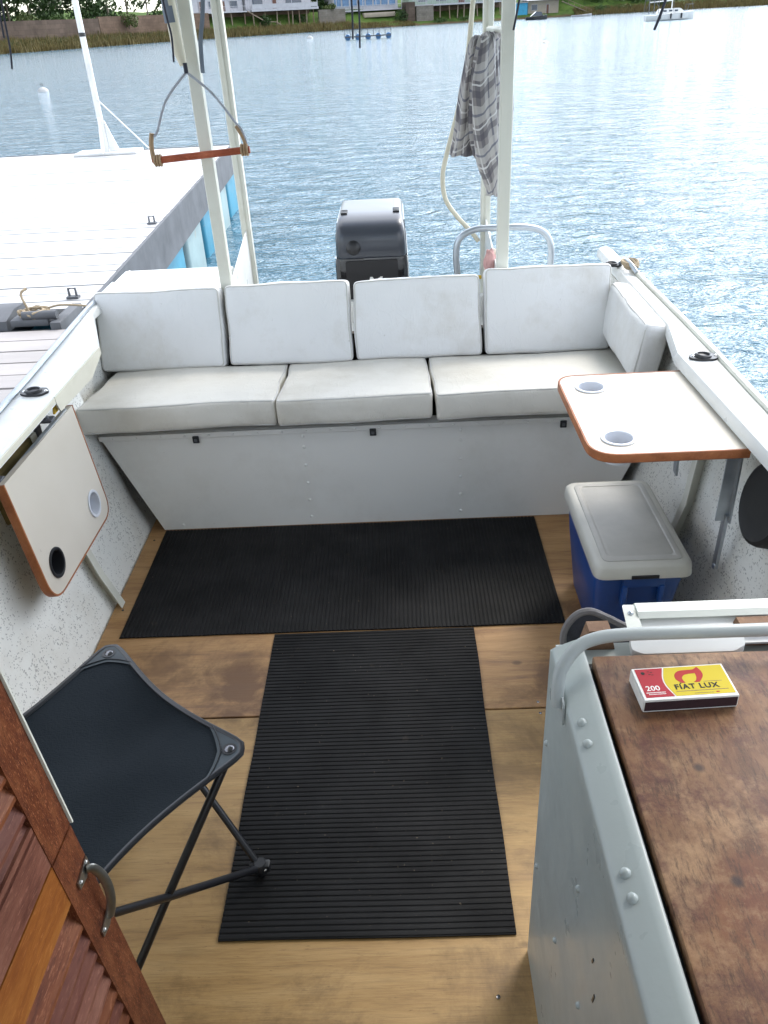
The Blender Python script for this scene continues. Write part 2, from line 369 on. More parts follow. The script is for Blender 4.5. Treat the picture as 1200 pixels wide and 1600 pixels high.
# ------------------------------------------------------------------ mesh helpers
def wloc(o):
    v = Vector((0, 0, 0))
    while o: v += o.location; o = o.parent
    return v
class MB:
    def __init__(s): s.v = []; s.f = []; s.uvs = None
    def add(s, vs, fs, mat=None):
        b = len(s.v)
        for p in vs:
            p = Vector(p); s.v.append(mat @ p if mat else p)
        for f in fs: s.f.append([i+b for i in f])
        return s
    def box(s, x0, x1, y0, y1, z0, z1, bev=0, seg=2, mat=None):
        x0, x1 = sorted((x0, x1)); y0, y1 = sorted((y0, y1)); z0, z1 = sorted((z0, z1))
        if not bev:
            vs = [(x, y, z) for x in (x0, x1) for y in (y0, y1) for z in (z0, z1)]
            return s.add(vs, [(0, 1, 3, 2), (4, 6, 7, 5), (0, 4, 5, 1), (2, 3, 7, 6), (0, 2, 6, 4), (1, 5, 7, 3)], mat)
        bm = bmesh.new(); bmesh.ops.create_cube(bm, size=1)
        for v in bm.verts: v.co = Vector(((x0+x1)/2+v.co.x*(x1-x0), (y0+y1)/2+v.co.y*(y1-y0), (z0+z1)/2+v.co.z*(z1-z0)))
        bmesh.ops.bevel(bm, geom=bm.edges[:], offset=bev, segments=seg, profile=.5, affect='EDGES')
        return s.frombm(bm, mat)
    def frombm(s, bm, mat=None):
        bm.verts.index_update(); s.add([v.co.copy() for v in bm.verts], [[v.index for v in f.verts] for f in bm.faces], mat); bm.free(); return s
    def tube(s, pts, r, n=10, cap=True, rs=None, flat=1.0):
        pts = [Vector(p) for p in pts]; b = len(s.v); k = len(pts)
        t0 = (pts[1]-pts[0]).normalized(); up = Vector((0, 0, 1)) if abs(t0.z) < .9 else Vector((0, 1, 0))
        nrm = t0.cross(up).normalized()
        for i, p in enumerate(pts):
            t = ((pts[min(i+1, k-1)]-pts[max(i-1, 0)])).normalized()
            nrm = (nrm - t*nrm.dot(t)).normalized(); bi = t.cross(nrm); rr = rs[i] if rs else r
            for j in range(n):
                a = 2*math.pi*j/n; s.v.append(p+nrm*math.cos(a)*rr+bi*math.sin(a)*rr*flat)
        for i in range(k-1):
            for j in range(n): s.f.append([b+i*n+j, b+i*n+(j+1) % n, b+(i+1)*n+(j+1) % n, b+(i+1)*n+j])
        if cap: s.f.append([b+j for j in range(n)][::-1]); s.f.append([b+(k-1)*n+j for j in range(n)])
        return s
    def lathe(s, prof, c, axis=(0, 0, 1), n=24, sq=1.0):
        axis = Vector(axis).normalized(); a1 = axis.orthogonal().normalized(); a2 = axis.cross(a1); c = Vector(c); b = len(s.v)
        for r, h in prof:
            for j in range(n):
                a = 2*math.pi*j/n; s.v.append(c+axis*h+a1*math.cos(a)*r+a2*math.sin(a)*r*sq)
        for i in range(len(prof)-1):
            for j in range(n): s.f.append([b+i*n+j, b+i*n+(j+1) % n, b+(i+1)*n+(j+1) % n, b+(i+1)*n+j])
        s.f.append([b+j for j in range(n)][::-1]); s.f.append([b+(len(prof)-1)*n+j for j in range(n)]); return s
    def prism(s, poly, ext, mat=None):        # poly of 3D points, extruded by a vector
        poly = [Vector(p) for p in poly]; n = len(poly); e = Vector(ext)
        return s.add(poly+[p+e for p in poly], [list(range(n))[::-1], [n+i for i in range(n)]]+[[i, (i+1) % n, n+(i+1) % n, n+i] for i in range(n)], mat)
    def bar(s, p, q, wd, th, up=(0, 0, 1)):
        p = Vector(p); q = Vector(q); t = (q-p).normalized(); u = Vector(up); u = (u-t*u.dot(t)).normalized(); r = t.cross(u)
        cs = [r*a*wd/2+u*b_*th/2 for a, b_ in ((-1, -1), (1, -1), (1, 1), (-1, 1))]
        return s.add([p+c for c in cs]+[q+c for c in cs], [(3, 2, 1, 0), (4, 5, 6, 7), (0, 1, 5, 4), (1, 2, 6, 5), (2, 3, 7, 6), (3, 0, 4, 7)])
    def rivet(s, c, axis, r=.006, h=.003):
        return s.lathe([(r, 0), (r*.85, h*.6), (r*.45, h)], c, axis, 10)
    def build(s, name, mat, parent=None, smooth=40, uvf=None):
        me = bpy.data.meshes.new(name); me.from_pydata([tuple(v) for v in s.v], [], s.f); me.update()
        bm = bmesh.new(); bm.from_mesh(me); bmesh.ops.recalc_face_normals(bm, faces=bm.faces[:]); bm.to_mesh(me); bm.free()
        me.materials.append(M[mat] if isinstance(mat, str) else mat)
        if smooth:
            me.polygons.foreach_set('use_smooth', [True]*len(me.polygons)); me.set_sharp_from_angle(angle=R_(smooth))
        if s.uvs or uvf:
            uvl = me.uv_layers.new(name='UVMap')
            for l in me.loops: uvl.data[l.index].uv = s.uvs[l.vertex_index] if s.uvs else uvf(me.vertices[l.vertex_index].co)
        o = bpy.data.objects.new(name, me); col.objects.link(o)
        if parent: o.parent = parent; o.location = -wloc(parent)
        return o
def tag(o, label=None, cat=None, group=None, kind=None):
    if label: o['label'] = label
    if cat: o['category'] = cat
    if group: o['group'] = group
    if kind: o['kind'] = kind
    return o
def thing(name, loc, label, cat, group=None):
    o = bpy.data.objects.new(name, None); o.empty_display_size = .1; col.objects.link(o); o.location = loc
    return tag(o, label, cat, group)
def rounded(poly, r, n=6):
    out = []; k = len(poly)
    for i in range(k):
        p = Vector(poly[i]); a = Vector(poly[i-1]); b = Vector(poly[(i+1) % k]); rr = r[i] if isinstance(r, (list, tuple)) else r
        if rr <= 0: out.append(p); continue
        da = (a-p).normalized(); db = (b-p).normalized()
        for j in range(n+1):
            t = j/n; p0 = p+da*rr; p1 = p+db*rr
            out.append(p0*(1-t)**2+p*2*t*(1-t)+p1*t*t)
    return out
def spline(pts, n=8):
    P = [Vector(p) for p in pts]; out = []
    for i in range(len(P)-1):
        p0 = P[max(i-1, 0)]; p1 = P[i]; p2 = P[i+1]; p3 = P[min(i+2, len(P)-1)]
        for j in range(n):
            t = j/n
            out.append(.5*((2*p1)+(p2-p0)*t+(2*p0-5*p1+4*p2-p3)*t*t+(3*p1-p0-3*p2+p3)*t*t*t))
    out.append(P[-1]); return out
def text_mb(txt, size, mat4, depth=.0002, bold=0.0, shear=0.0, sx=1.0):
    cu = bpy.data.curves.new('t', 'FONT'); cu.body = txt; cu.size = size; cu.offset = bold; cu.extrude = depth; cu.shear = shear; cu.resolution_u = 3; cu.space_character = 1.14 if bold > .0002 and bold < .0009 else 1.0
    o = bpy.data.objects.new('t', cu); col.objects.link(o)
    dg = bpy.context.evaluated_depsgraph_get(); me = bpy.data.meshes.new_from_object(o.evaluated_get(dg))
    mb = MB(); mb.add([mat4 @ Vector((v.co.x*sx, v.co.y, v.co.z)) for v in me.vertices], [list(p.vertices) for p in me.polygons])
    bpy.data.objects.remove(o); bpy.data.curves.remove(cu); bpy.data.meshes.remove(me)
    return mb

# =================================================================== SETTING: water, land, far shore
mb = MB(); mb.add([(-2500, -2500, -.3), (2500, -2500, -.3), (2500, 2500, -.3), (-2500, 2500, -.3)], [(0, 1, 2, 3)])
tag(mb.build('water', 'water', smooth=0), kind='structure')

SD = [161, 175, 195, 215, 232, 245, 255, 262, 266, 268, 268, 265, 258]
SR = [-.4229, -.3525, -.2821, -.2123, -.143, -.0742, -.0058, .0623, .1301, .1975, .2646, .3314, .3979]
def shore(s, back=0.0, z=0.0):
    def ev(s):
        if s < 0: return Vector((-68.1+s*8.0, 161+s*12.0, 0))
        elif s >= 12: y = SD[12]-(s-12)*9; r = SR[12]+(s-12)*.067
        else:
            i = int(s); t = s-i; y = SD[i]*(1-t)+SD[i+1]*t; r = SR[i]*(1-t)+SR[i+1]*t
        return Vector((r*y, y, 0))
    p = ev(s); q = (ev(s+.3)-ev(s-.3)).normalized(); nrm = Vector((-q.y, q.x, 0))
    if nrm.y < 0: nrm = -nrm
    p = p+nrm*back; p.z = z; return p
mb = MB(); ss = [-6+i*.2 for i in range(131)]
prof = [(-6, -1.2), (0, -.32), (1.2, .15), (4, .9), (5.2, 1.2), (9, 4.0), (22, 4.8), (45, 5.5), (90, 7), (180, 9), (330, 10), (420, 0)]
for i, s in enumerate(ss):
    for bk, z in prof:
        # the far right bank is low, the left and middle stand on a terrace
        k = 1.0 if s < 9 else max(.35, 1-(s-9)*.35)
        p = shore(s, bk+(noise.noise(Vector((s*3, 0, 0)))*1.2 if bk < 3 else 0), z if z <= 0 else z*k+noise.noise(Vector((s*2, bk*.1, 3)))*(.35+bk*.03))
        mb.v.append(p)
n_ = len(prof)
for i in range(len(ss)-1):
    for j in range(n_-1): mb.f.append([i*n_+j, (i+1)*n_+j, (i+1)*n_+j+1, i*n_+j+1])
tag(mb.build('terrain', 'terrain'), kind='structure')

def wallrun(name, s0, s1, back, z0, z1, th, mat, label, cat, step=.25, group=None):
    mb = MB(); mb.uvs = []; k = max(1, int((s1-s0)/step)); dist = 0; last = None
    for i in range(k+1):
        s = s0+(s1-s0)*i/k; p = shore(s, back)
        if last is not None: dist += (p-last).length
        last = p
        for b, z in ((0, z0), (0, z1), (th, z1), (th, z0)):
            mb.v.append(shore(s, back+b, z)); mb.uvs.append((dist, z))
    for i in range(k):
        for j in range(4): mb.f.append([i*4+j, i*4+(j+1) % 4, (i+1)*4+(j+1) % 4, (i+1)*4+j])
    mb.f.append([0, 1, 2, 3]); mb.f.append([k*4+3, k*4+2, k*4+1, k*4])
    return tag(mb.build(name, mat, smooth=0), label, cat, group)
wallrun('retaining_wall', -3, 1.92, 5.0, .8, 4.7, .6, 'stone', 'dark mossy stone retaining wall above the reeds, at the left end of the far shore', 'wall')
wallrun('retaining_wall', 1.95, 3.55, 5.4, .8, 5.0, .6, 'stone2', 'brown stone retaining wall with a slanted joint, between the dark wall and the white house', 'wall')
wallrun('retaining_wall', 3.58, 5.12, 9.0, .8, 4.9, .6, 'stone2', 'brown stone wall behind the piles under the white house', 'wall')
wallrun('block_wall', 5.15, 5.55, 5.0, .3, 4.6, .6, 'blockwall', 'pale grey block wall with greenery on top, between the white house and the blue veranda building', 'wall')
wallrun('block_wall', 6.42, 6.56, 3.0, .1, 5.3, 3, 'stone', 'narrow dark grey stone buttress beside the pale masonry wall', 'wall', .07)
wallrun('block_wall', 6.58, 6.84, 3.0, -.3, 4.3, .6, 'blockwall', 'pale masonry wall standing at the water below the green building', 'wall')
wallrun('retaining_wall', 6.86, 8.06, 7.5, .1, 4.2, .6, 'stone2', 'brown wall in the shade behind the piles of the green building', 'wall')

# buildings: local frame (u along the shore, w inland)
def frame(s0, s1, back):
    a = shore(s0, back); b = shore(s1, back); d = (b-a); L = d.length; d.normalize(); n = Vector((-d.y, d.x, 0))
    if n.y < 0: n = -n
    m = Matrix(((d.x, n.x, 0, a.x), (d.y, n.y, 0, a.y), (0, 0, 1, 0), (0, 0, 0, 1)))
    return m, L
def building(name, s0, s1, back, zb, zt, depth, wall, label, wins, roofmat='roofing', rail=None, deck=None, gap=.25):
    m, L = frame(s0, s1, back)
    root = thing(name, m @ Vector((L/2, depth/2, zb)), label, 'building')
    mb = MB(); mb.box(0, L, 0, depth, zb, zt, mat=m); mb.build('wall', wall, root, 0)
    mb = MB(); mb.prism([m @ Vector(p) for p in ((-.6, -1.2, zt), (-.6, depth/2, zt+2.0), (-.6, depth+1, zt))], (m.to_3x3() @ Vector((L+1.2, 0, 0)))); mb.build('roof', roofmat, root, 0)
    for (u0, u1, z0, z1, g) in wins:
        f = MB(); f.box(L*u0-.08, L*u1+.08, -.10, -.02, z0-.08, z0, mat=m); f.box(L*u0-.08, L*u1+.08, -.10, -.02, z1, z1+.08, mat=m)
        f.box(L*u0-.08, L*u0, -.10, -.02, z0, z1, mat=m); f.box(L*u1, L*u1+.08, -.10, -.02, z0, z1, mat=m)
        fo = f.build('door' if g == 'doorbrown' else 'window', 'house_white', root, 0)
        p = MB(); p.box(L*u0, L*u1, -.06, -.015, z0, z1, mat=m); p.build('pane', g, fo, 0)
    if deck:
        d0, thk = deck; mb = MB(); mb.box(-.2, L+.2, -d0, -.11, zb-thk, zb+.02, mat=m); mb.build('deck', 'house_white', root, 0)
        if rail:
            mb = MB(); z0 = zb+.02
            mb.box(0, L, -d0+.06, -d0+.14, z0+.95, z0+1.05, mat=m)
            if rail == 'bars':
                k = int(L/gap)
                for i in range(k+1): mb.box(L*i/k-.025, L*i/k+.025, -d0+.08, -d0+.12, z0, z0+.95, mat=m)
            elif rail == 'panel':
                mb.box(0, L, -d0+.08, -d0+.12, z0+.1, z0+.95, mat=m)
            mb.build('railing', 'house_white', root, 0)
            mb = MB(); k = max(2, int(L/3.5))
            for i in range(k+1): MB().box(L*i/k-.07, L*i/k+.07, -d0+.145, -d0+.28, z0, z0+3.0, mat=m).build('veranda_post', 'house_white', root, 0)
    return root, m, L
def piles(m, L, us, d0, z0, z1, root, mats=('palewood', 'brownwood'), r=.16):
    for i, u in enumerate(us):
        mb = MB(); a = m @ Vector((L*u, -d0, z1)); b = m @ Vector((L*u+random.uniform(-.4, .4), -d0-.1, z0)); mb.tube([a, b], r, 8)
        mb.build('pile', mats[i % len(mats)], root)

root, m, L = building('house', 3.48, 4.18, 9.2, 5.15, 9.2, 8, 'house_white', 'left white house of the pair, with brown doors and a thin rail, on piles',
    [(.12, .2, 5.2, 7.4, 'doorbrown'), (.32, .46, 6.0, 7.4, 'glassdark'), (.56, .64, 5.2, 7.4, 'doorbrown'), (.74, .9, 6.0, 7.4, 'glassdark')], deck=(3.0, .28), rail='bars', gap=.9)
piles(m, L, [.08, .42, .62, .9], 2.2, .4, 4.87, root)
root, m, L = building('house', 4.2, 5.14, 8.6, 5.35, 9.4, 8, 'house_white', 'right white house of the pair, with a solid white parapet, on thin piles',
    [(.1, .25, 6.3, 7.9, 'glassdark'), (.4, .46, 5.4, 7.7, 'doorbrown'), (.6, .85, 6.3, 7.9, 'glassdark')], deck=(3.2, .5), rail='panel')
piles(m, L, [.02, .2, .38, .55, .62, .72, .84, .95], 2.4, .4, 4.83, root)
# little timber stair under the white houses
mS, LS = frame(4.1, 4.65, 5.0); st = thing('timber_stair', mS @ Vector((LS/2, 0, .5)), 'old timber stair and landing running down under the white houses', 'stair')
mb = MB(); mb.bar(mS @ Vector((0, 0, 5.0)), mS @ Vector((LS*.45, 0, 2.6)), .3, .2); mb.bar(mS @ Vector((LS*.45, 0, 2.6)), mS @ Vector((LS*.75, 0, 2.4)), .5, .15); mb.bar(mS @ Vector((LS*.75, 0, 2.4)), mS @ Vector((LS*1.05, 0, .6)), .3, .2)
mb.build('stringer', 'palewood', st, 0)
for u in (.3, .45, .6, .75, .85): MB().bar(mS @ Vector((LS*u, 0, .4)), mS @ Vector((LS*u, 0, 2.5)), .12, .12, (0, 1, 0)).build('prop', 'brownwood', st, 0)

root, m, L = building('veranda_building', 5.5, 6.44, 10, 4.1, 8.0, 7, 'house_white', 'white building with a blue glazed veranda and white balusters',
    [(.02+.12*k, .02+.12*k+.10, 5.0, 7.0, 'blueglass') for k in range(8)], deck=(2.6, .3), rail='bars', gap=.55)
wallrun('boundary_wall', 5.56, 5.76, 8.0, 1.2, 3.7, .5, 'house_white', 'short white rendered wall at the left foot of the veranda building', 'wall', .1)
mW, LW = frame(5.86, 6.32, 6); tag(MB().box(0, LW, 0, 2.5, 2.2, 3.3, .15, mat=mW).build('ledge', 'house_beige'), 'beige concrete ledge on the bank below the veranda building', 'ledge')
root, m, L = building('green_building', 6.58, 7.9, 8.2, 4.5, 8.0, 7, 'house_green', 'pale green waterside building with a long railed deck on piles',
    [(.1, .2, 5.3, 6.9, 'glassdark'), (.3, .42, 5.3, 6.9, 'glassdark'), (.55, .62, 4.6, 6.9, 'doorbrown'), (.7, .85, 5.3, 6.9, 'glassdark')], deck=(4.2, .35), rail='bars', gap=.5)
piles(m, L, [.3, .4, .5, .57, .64, .71, .8, .9, .97], 3.6, -.2, 4.15, root, ('palewood', 'brownwood', 'palewood'))
mB, LB = frame(8.09, 8.28, 3.0); bx = thing('boat_shed', mB @ Vector((LB/2, 1.5, .5)), 'small turquoise blue shed at the water between the green and the beige buildings', 'shed')
MB().box(0, LB, 0, 3, .4, 3.6, mat=mB).build('wall', 'bluetarp', bx, 0); MB().box(-.2, LB+.2, -.3, 3.2, 3.6, 3.75, mat=mB).build('roof', 'roofing', bx, 0)
root, m, L = building('beige_building', 8.3, 8.78, 4.0, .5, 4.0, 6, 'house_beige', 'low beige waterside building with a pale roof, right of the blue shed',
    [(.12, .3, 1.7, 3.0, 'glassdark'), (.6, .68, .6, 2.9, 'doorbrown')], roofmat='house_white')
mR, LR = frame(8.8, 9.25, 2.0); rp = thing('jetty_ramp', mR @ Vector((LR/2, 0, .5)), 'timber ramp sloping down from the beige building to the water', 'ramp')
mb = MB(); mb.bar(mR @ Vector((0, 0, 3.4)), mR @ Vector((LR, -.5, .1)), 1.6, .16); mb.build('ramp_deck', 'palewood', rp, 0)
mb = MB(); mb.bar(mR @ Vector((0, -.8, 4.3)), mR @ Vector((LR, -1.3, 1.0)), .1, .1)
for k in range(6): mb.bar(mR @ Vector((LR*k/5, -.8-.1*k, 3.4-.66*k)), mR @ Vector((LR*k/5, -.8-.1*k, 4.3-.66*k)), .08, .08, (0, 1, 0))
mb.build('handrail', 'brownwood', rp, 0)

# foliage
def leafcloud(blobs, n, size, seed):
    rnd = random.Random(seed); mb = MB()
    tot = sum(b[3]*b[4]*b[5] for b in blobs)
    for (cx, cy, cz, rx, ry, rz) in blobs:
        k = int(n*rx*ry*rz/tot)
        for _ in range(k):
            while True:
                d = Vector((rnd.uniform(-1, 1), rnd.uniform(-1, 1), rnd.uniform(-1, 1)))
                if .1 < d.length < 1: break
            rr = d.length**.35; d.normalize(); rr *= 1+.28*noise.noise(d*2.2+Vector((cx, cy, seed)))
            p = Vector((cx+d.x*rx*rr, cy+d.y*ry*rr, cz+d.z*rz*rr))
            a = Vector((rnd.gauss(0, 1), rnd.gauss(0, 1), rnd.gauss(0, 1))).normalized(); b = a.orthogonal().normalized()
            s1 = size*rnd.uniform(.5, 1.3); c = a.cross(b)
            mb.add([p-b*s1, p+c*s1*.55, p+b*s1, p-c*s1*.55], [(0, 1, 2, 3)])
    return mb
def make_tree(seed, h, cr, leafm, barkm, n=2600):
    rnd = random.Random(seed); blobs = []; tr = MB()
    tr.tube(spline([(0, 0, -1), (.15, .1, h*.3), (rnd.uniform(-.3, .3), 0, h*.62), (rnd.uniform(-.5, .5), 0, h*.85)], 4), 1, 8, rs=[h*.028*(1-.75*i/12) for i in range(13)])
    for k in range(6):
        a = k*1.05+rnd.uniform(-.3, .3); hh = h*rnd.uniform(.42, .75); ex = Vector((math.cos(a)*cr*rnd.uniform(.5, .8), math.sin(a)*cr*rnd.uniform(.5, .8), hh+h*.15))
        tr.tube(spline([(0, 0, hh-h*.1), (ex.x*.5, ex.y*.5, hh+h*.03), ex], 3), 1, 6, rs=[h*.012*(1-.8*i/6) for i in range(7)])
        blobs.append((ex.x, ex.y, ex.z, cr*rnd.uniform(.38, .55), cr*rnd.uniform(.38, .55), cr*rnd.uniform(.3, .45)))
    blobs.append((0, 0, h*.85, cr*.55, cr*.55, cr*.45))
    root = bpy.data.objects.new('tree', None); col.objects.link(root)
    tr.build('trunk', barkm, root); leafcloud(blobs, n, .34, seed).build('crown', leafm, root, 0)
    return root
def dup(root, loc, rz, sc):
    r = root.copy(); col.objects.link(r); r.location = loc; r.rotation_euler = (0, 0, rz); r.scale = (sc,)*3
    for ch in list(root.children):
        c = ch.copy(); col.objects.link(c); c.parent = r
    return r
protos = [make_tree(1, 9, 3.6, 'leaf1', 'bark'), make_tree(2, 8, 3.4, 'leaf2', 'barkpale'), make_tree(3, 10, 3.2, 'leaf1', 'barkpale')]
tspots = [(-1.3, 14, 0), (-.6, 17, 2), (0.05, 15, 1), (.4, 13, 2), (.75, 17, 0), (1.25, 15, 0), (1.7, 18, 1), (2.15, 20, 0), (2.55, 14, 2), (2.95, 18, 0), (3.3, 21, 1), (5.35, 22, 1), (6.2, 26, 0), (9.05, 14, 0), (9.5, 12, 1), (9.85, 15, 2), (10.3, 16, 0), (10.8, 22, 1), (11.5, 26, 0), (12.4, 24, 2)]
desc = ['dark broad tree', 'mid green tree', 'tall dark tree']
where = ['outermost at the left end of the far shore', 'second from the left end of the far shore', 'above the dark wall behind the twin cords', 'just right of the twin cords on the left bank', 'left of the white dock mast, behind the dark wall',
  'right behind the white dock mast on the far bank', 'on the grass right of the dock mast', 'behind the bush on the brown wall', 'beside the beige rolled pole, above the brown wall', 'left of the white house', 'directly behind the left corner of the white house',
  'between the white house and the veranda building', 'behind the veranda building', 'above the jetty ramp', 'on the brown bank right of the ramp', 'behind the bow of the sailboat', 'behind the cabin of the sailboat', 'right of the sailboat behind the reeds', 'on the low bank at the right', 'outermost at the right end of the far shore']
used = set()
for i, (s, bk, k) in enumerate(tspots):
    kk = 1.0 if s < 9 else max(.35, 1-(s-9)*.35)
    loc = shore(s, bk, (4.6+(bk-13)*.1)*kk); rz = i*1.3; sc = random.uniform(.85, 1.2)
    if k not in used:
        r = protos[k]; used.add(k); r.location = loc; r.rotation_euler = (0, 0, rz); r.scale = (sc,)*3
    else: r = dup(protos[k], loc, rz, sc)
    tag(r, desc[k]+', '+where[i], 'tree', 'trees on the far shore')
bush_info = [(2.33, 4.6, 4.2, 2.3, 1.7, 'leaf3', 'bright yellow green bush spilling over the brown stone wall'),
  (3.02, 5.2, 4.4, 1.6, 1.5, 'leaf2', 'mid green bush on the wall beside the rolled pole'),
  (.35, 8, 4.6, 2.2, 1.2, 'leaf2', 'low mid green shrub above the dark stone wall'),
  (1.05, 8, 4.7, 2.6, 1.4, 'leaf3', 'low yellow green shrub above the dark wall by the dock mast'),
  (1.6, 9, 4.8, 2.2, 1.3, 'leaf2', 'low rounded shrub on the grass right of the dock mast'),
  (5.33, 5.8, 5.0, 1.8, 1.0, 'leaf3', 'bright green creeper lying on the grey block wall'),
  (4.38, 5.2, 2.6, 2.0, 1.8, 'leaf1', 'dark bush under the landing of the timber stair'),
  (4.95, 6.6, 2.8, 2.2, 1.6, 'leaf1', 'dark climbing bush between the thin piles of the white house'),
  (6.36, 3.8, 2.2, 2.3, 2.0, 'leaf1', 'dark bush leaning against the grey buttress'),
  (6.95, 2.2, .4, 2.8, .8, 'leaf2', 'low green plants at the foot of the pale masonry wall'),
  (7.35, 3.0, .5, 3.0, .8, 'leaf2', 'low green plants under the deck of the green building'),
  (9.45, 3, 1.2, 2.6, 1.0, 'leaf2', 'green bush on the brown bank right of the ramp'),
  (9.8, 3.2, 1.1, 2.6, 1.0, 'leaf3', 'yellow green bush behind the sailboat bow'),
  (10.35, 5, 1.4, 3.2, 1.3, 'leaf1', 'dark bush behind the sailboat cabin')]
for i, (s, bk, z, rx, rz_, lm, lb) in enumerate(bush_info):
    p = shore(s, bk, z); root = thing('bush', p, lb, 'bush', 'bushes on the far shore'); bl = []
    for k in range(4): bl.append((p.x+random.uniform(-.5, .5)*rx, p.y+random.uniform(-.3, .3)*rx, p.z+random.uniform(-.3, .3)*rz_, rx*.6, rx*.5, rz_*.7))
    leafcloud(bl, 700, .22, 40+i).build('leaves', lm, root, 0)
    tw = MB()
    for k in range(3): tw.tube([(p.x, p.y, p.z-rz_), (p.x+random.uniform(-.5, .5)*rx, p.y, p.z+rz_*.4)], .05, 5)
    tw.build('stem', 'bark', root)
# woodland behind the bank: one mass
mbw = MB()
for sa, sb_, b0, b1, zb, zt, nn in ((-3, 3.6, 13, 24, 4.9, 13, 150), (5.15, 5.6, 14, 18, 4.6, 9, 14), (8.7, 10.6, 8, 20, 1.2, 7, 60), (10.6, 14, 18, 34, .9, 5.5, 70)):
    rnd = random.Random(int(sa*7)+31)
    bl = []
    for _ in range(nn):
        s_ = rnd.uniform(sa, sb_); p = shore(s_, rnd.uniform(b0, b1), rnd.uniform(zb, zt)); r_ = rnd.uniform(1.6, 3.2); bl.append((p.x, p.y, p.z, r_, r_, r_*.7))
    part = leafcloud(bl, nn*190, .42, int(sa*3)+90); mbw.add(part.v, part.f)
tag(mbw.build('woodland', 'leaf1', None, 0), 'dark continuous woodland behind the retaining walls and along the far bank', 'woodland', None, 'stuff')
# reeds: uncountable
def reeds(s0, s1, n, b0, b1, h0, h1, mat, lb, z0=-.3):
    mb = MB(); rnd = random.Random(int(s0*10)+5)
    for _ in range(n):
        s = rnd.uniform(s0, s1); b = rnd.uniform(b0, b1); p = shore(s, b+noise.noise(Vector((s*4, 0, 0)))*1.2, z0+max(0, b)*.25); h = rnd.uniform(h0, h1)*(.65+.5*abs(noise.noise(Vector((s*3, b, 1)))))
        a = rnd.uniform(0, 6.28); wd = .10; q = Vector((math.cos(a)*wd, math.sin(a)*wd, 0)); t = Vector((rnd.uniform(-.35, .35), rnd.uniform(-.25, .25), h))
        mb.add([p-q, p+q, p+q*.4+t], [(0, 1, 2)])
    return tag(mb.build('reeds', mat, smooth=0), lb, 'reeds', None, 'stuff')
reeds(-2, 5.6, 15000, -.5, 5.2, 1.1, 2.0, 'reed', 'dry olive brown reeds along the left half of the far waterline')
reeds(0, 3.9, 2500, 1, 5.5, 1.0, 1.9, 'reedg', 'greener reeds mixed in at the foot of the stone walls')
reeds(5.6, 6.5, 2200, -.5, 4, .5, 1.2, 'reed', 'short dry reeds below the veranda building')
reeds(9.0, 13, 9000, -.5, 6, .8, 1.7, 'reed', 'dry reeds along the low right end of the far shore')

# floating raft of blue drums
rf = thing('drum_raft', (-2.5, 108, -.3), 'low raft of five blue drums in an open frame, floating in mid lake', 'raft')
mb = MB()
for yy in (107.3, 108.7):
    mb.bar((-5.2, yy, .02), (.15, yy, .02), .1, .1); mb.bar((-5.2, yy, .75), (.15, yy, .75), .07, .07)
for k in range(9): mb.bar((-5.2+k*.668, 107.3, 0), (-5.2+k*.668, 107.3, .75), .06, .06, (0, 1, 0))
for k in range(5): mb.bar((-4.7+k*1.1, 107.3, .75), (-4.7+k*1.1, 108.7, .75), .07, .07)
mb.build('frame', 'zinc', rf, 0)
M['drumnavy'] = drum('navy drum', (.05, .16, .34))
for k in range(5):
    mb = MB(); mb.lathe([(.05, -.62), (.30, -.60), (.33, -.5), (.31, -.2), (.33, 0), (.31, .2), (.33, .5), (.30, .6), (.05, .62)], (-4.85+k*1.18, 108, -.02), (0, 1, 0), 16)
    mb.build('drum', 'drumnavy', rf)
# buoys
def buoy(x, y, r, lb, mat='buoygrey'):
    b = thing('buoy', (x, y, -.3), lb, 'buoy', 'mooring buoys on the water')
    mb = MB(); mb.lathe([(r*.1, -r*.7), (r*.75, -r*.55), (r, 0), (r*.85, r*.45), (r*.45, r*.75), (r*.08, r*.85)], (x, y, -.3-r*.15), (0.1, 0, 1), 18); mb.build('float', mat, b)
    mb = MB(); mb.tube([(x-.04, y, -.3+r*.9), (x-.04, y, -.3+r*1.2), (x+.04, y, -.3+r*1.2), (x+.04, y, -.3+r*.9)], .014, 6); mb.build('ring', 'black', b)
buoy(-14.5, 37.6, .24, 'white buoy nearest the dock, left of the dock mast'); buoy(10.2, 61.5, .20, 'small faded float right of the plaid shirt', 'ragwhite')
buoy(-11.8, 138, .5, 'distant white buoy left of the drum raft'); buoy(15, 118, .25, 'tiny distant float beyond the faded one')

# small craft
def smallboat(name, x, y, L, mat, lb, cat='boat', hgt=1.0):
    r = thing(name, (x, y, -.3), lb, cat); mb = MB(); n = 9; bm_n = []
    for i in range(n):
        t = i/(n-1); hw = .22*L*math.sin(min(1, t*1.25+.18)*math.pi/2)**.7 if t < .7 else .22*L*max(.03, math.cos((t-.7)/.3*math.pi/2))**.8
        zt = hgt*(.62+.35*t*t)
        for a, z in ((-.55, -.25), (-.95, .1), (-1, zt), (1, zt), (.95, .1), (.55, -.25)): mb.v.append(Vector((x-L/2+L*t, y+a*hw, -.3+z)))
    for i in range(n-1):
        for j in range(6): mb.f.append([i*6+j, i*6+(j+1) % 6, (i+1)*6+(j+1) % 6, (i+1)*6+j])
    mb.f.append([0, 1, 2, 3, 4, 5]); mb.f.append([(n-1)*6+j for j in range(6)][::-1]); mb.build('hull', mat, r)
    return r
sb = smallboat('motorboat', 34.6, 222, 5.0, 'black', 'small dark motorboat moored off the turquoise shed')
mb = MB(); mb.prism([(33.2, 221.2, .45), (34.4, 221.2, 1.35), (35.6, 221.2, 1.3), (36.0, 221.2, .5)], (0, 1.6, 0)); mb.build('windscreen', 'glassdark', sb)
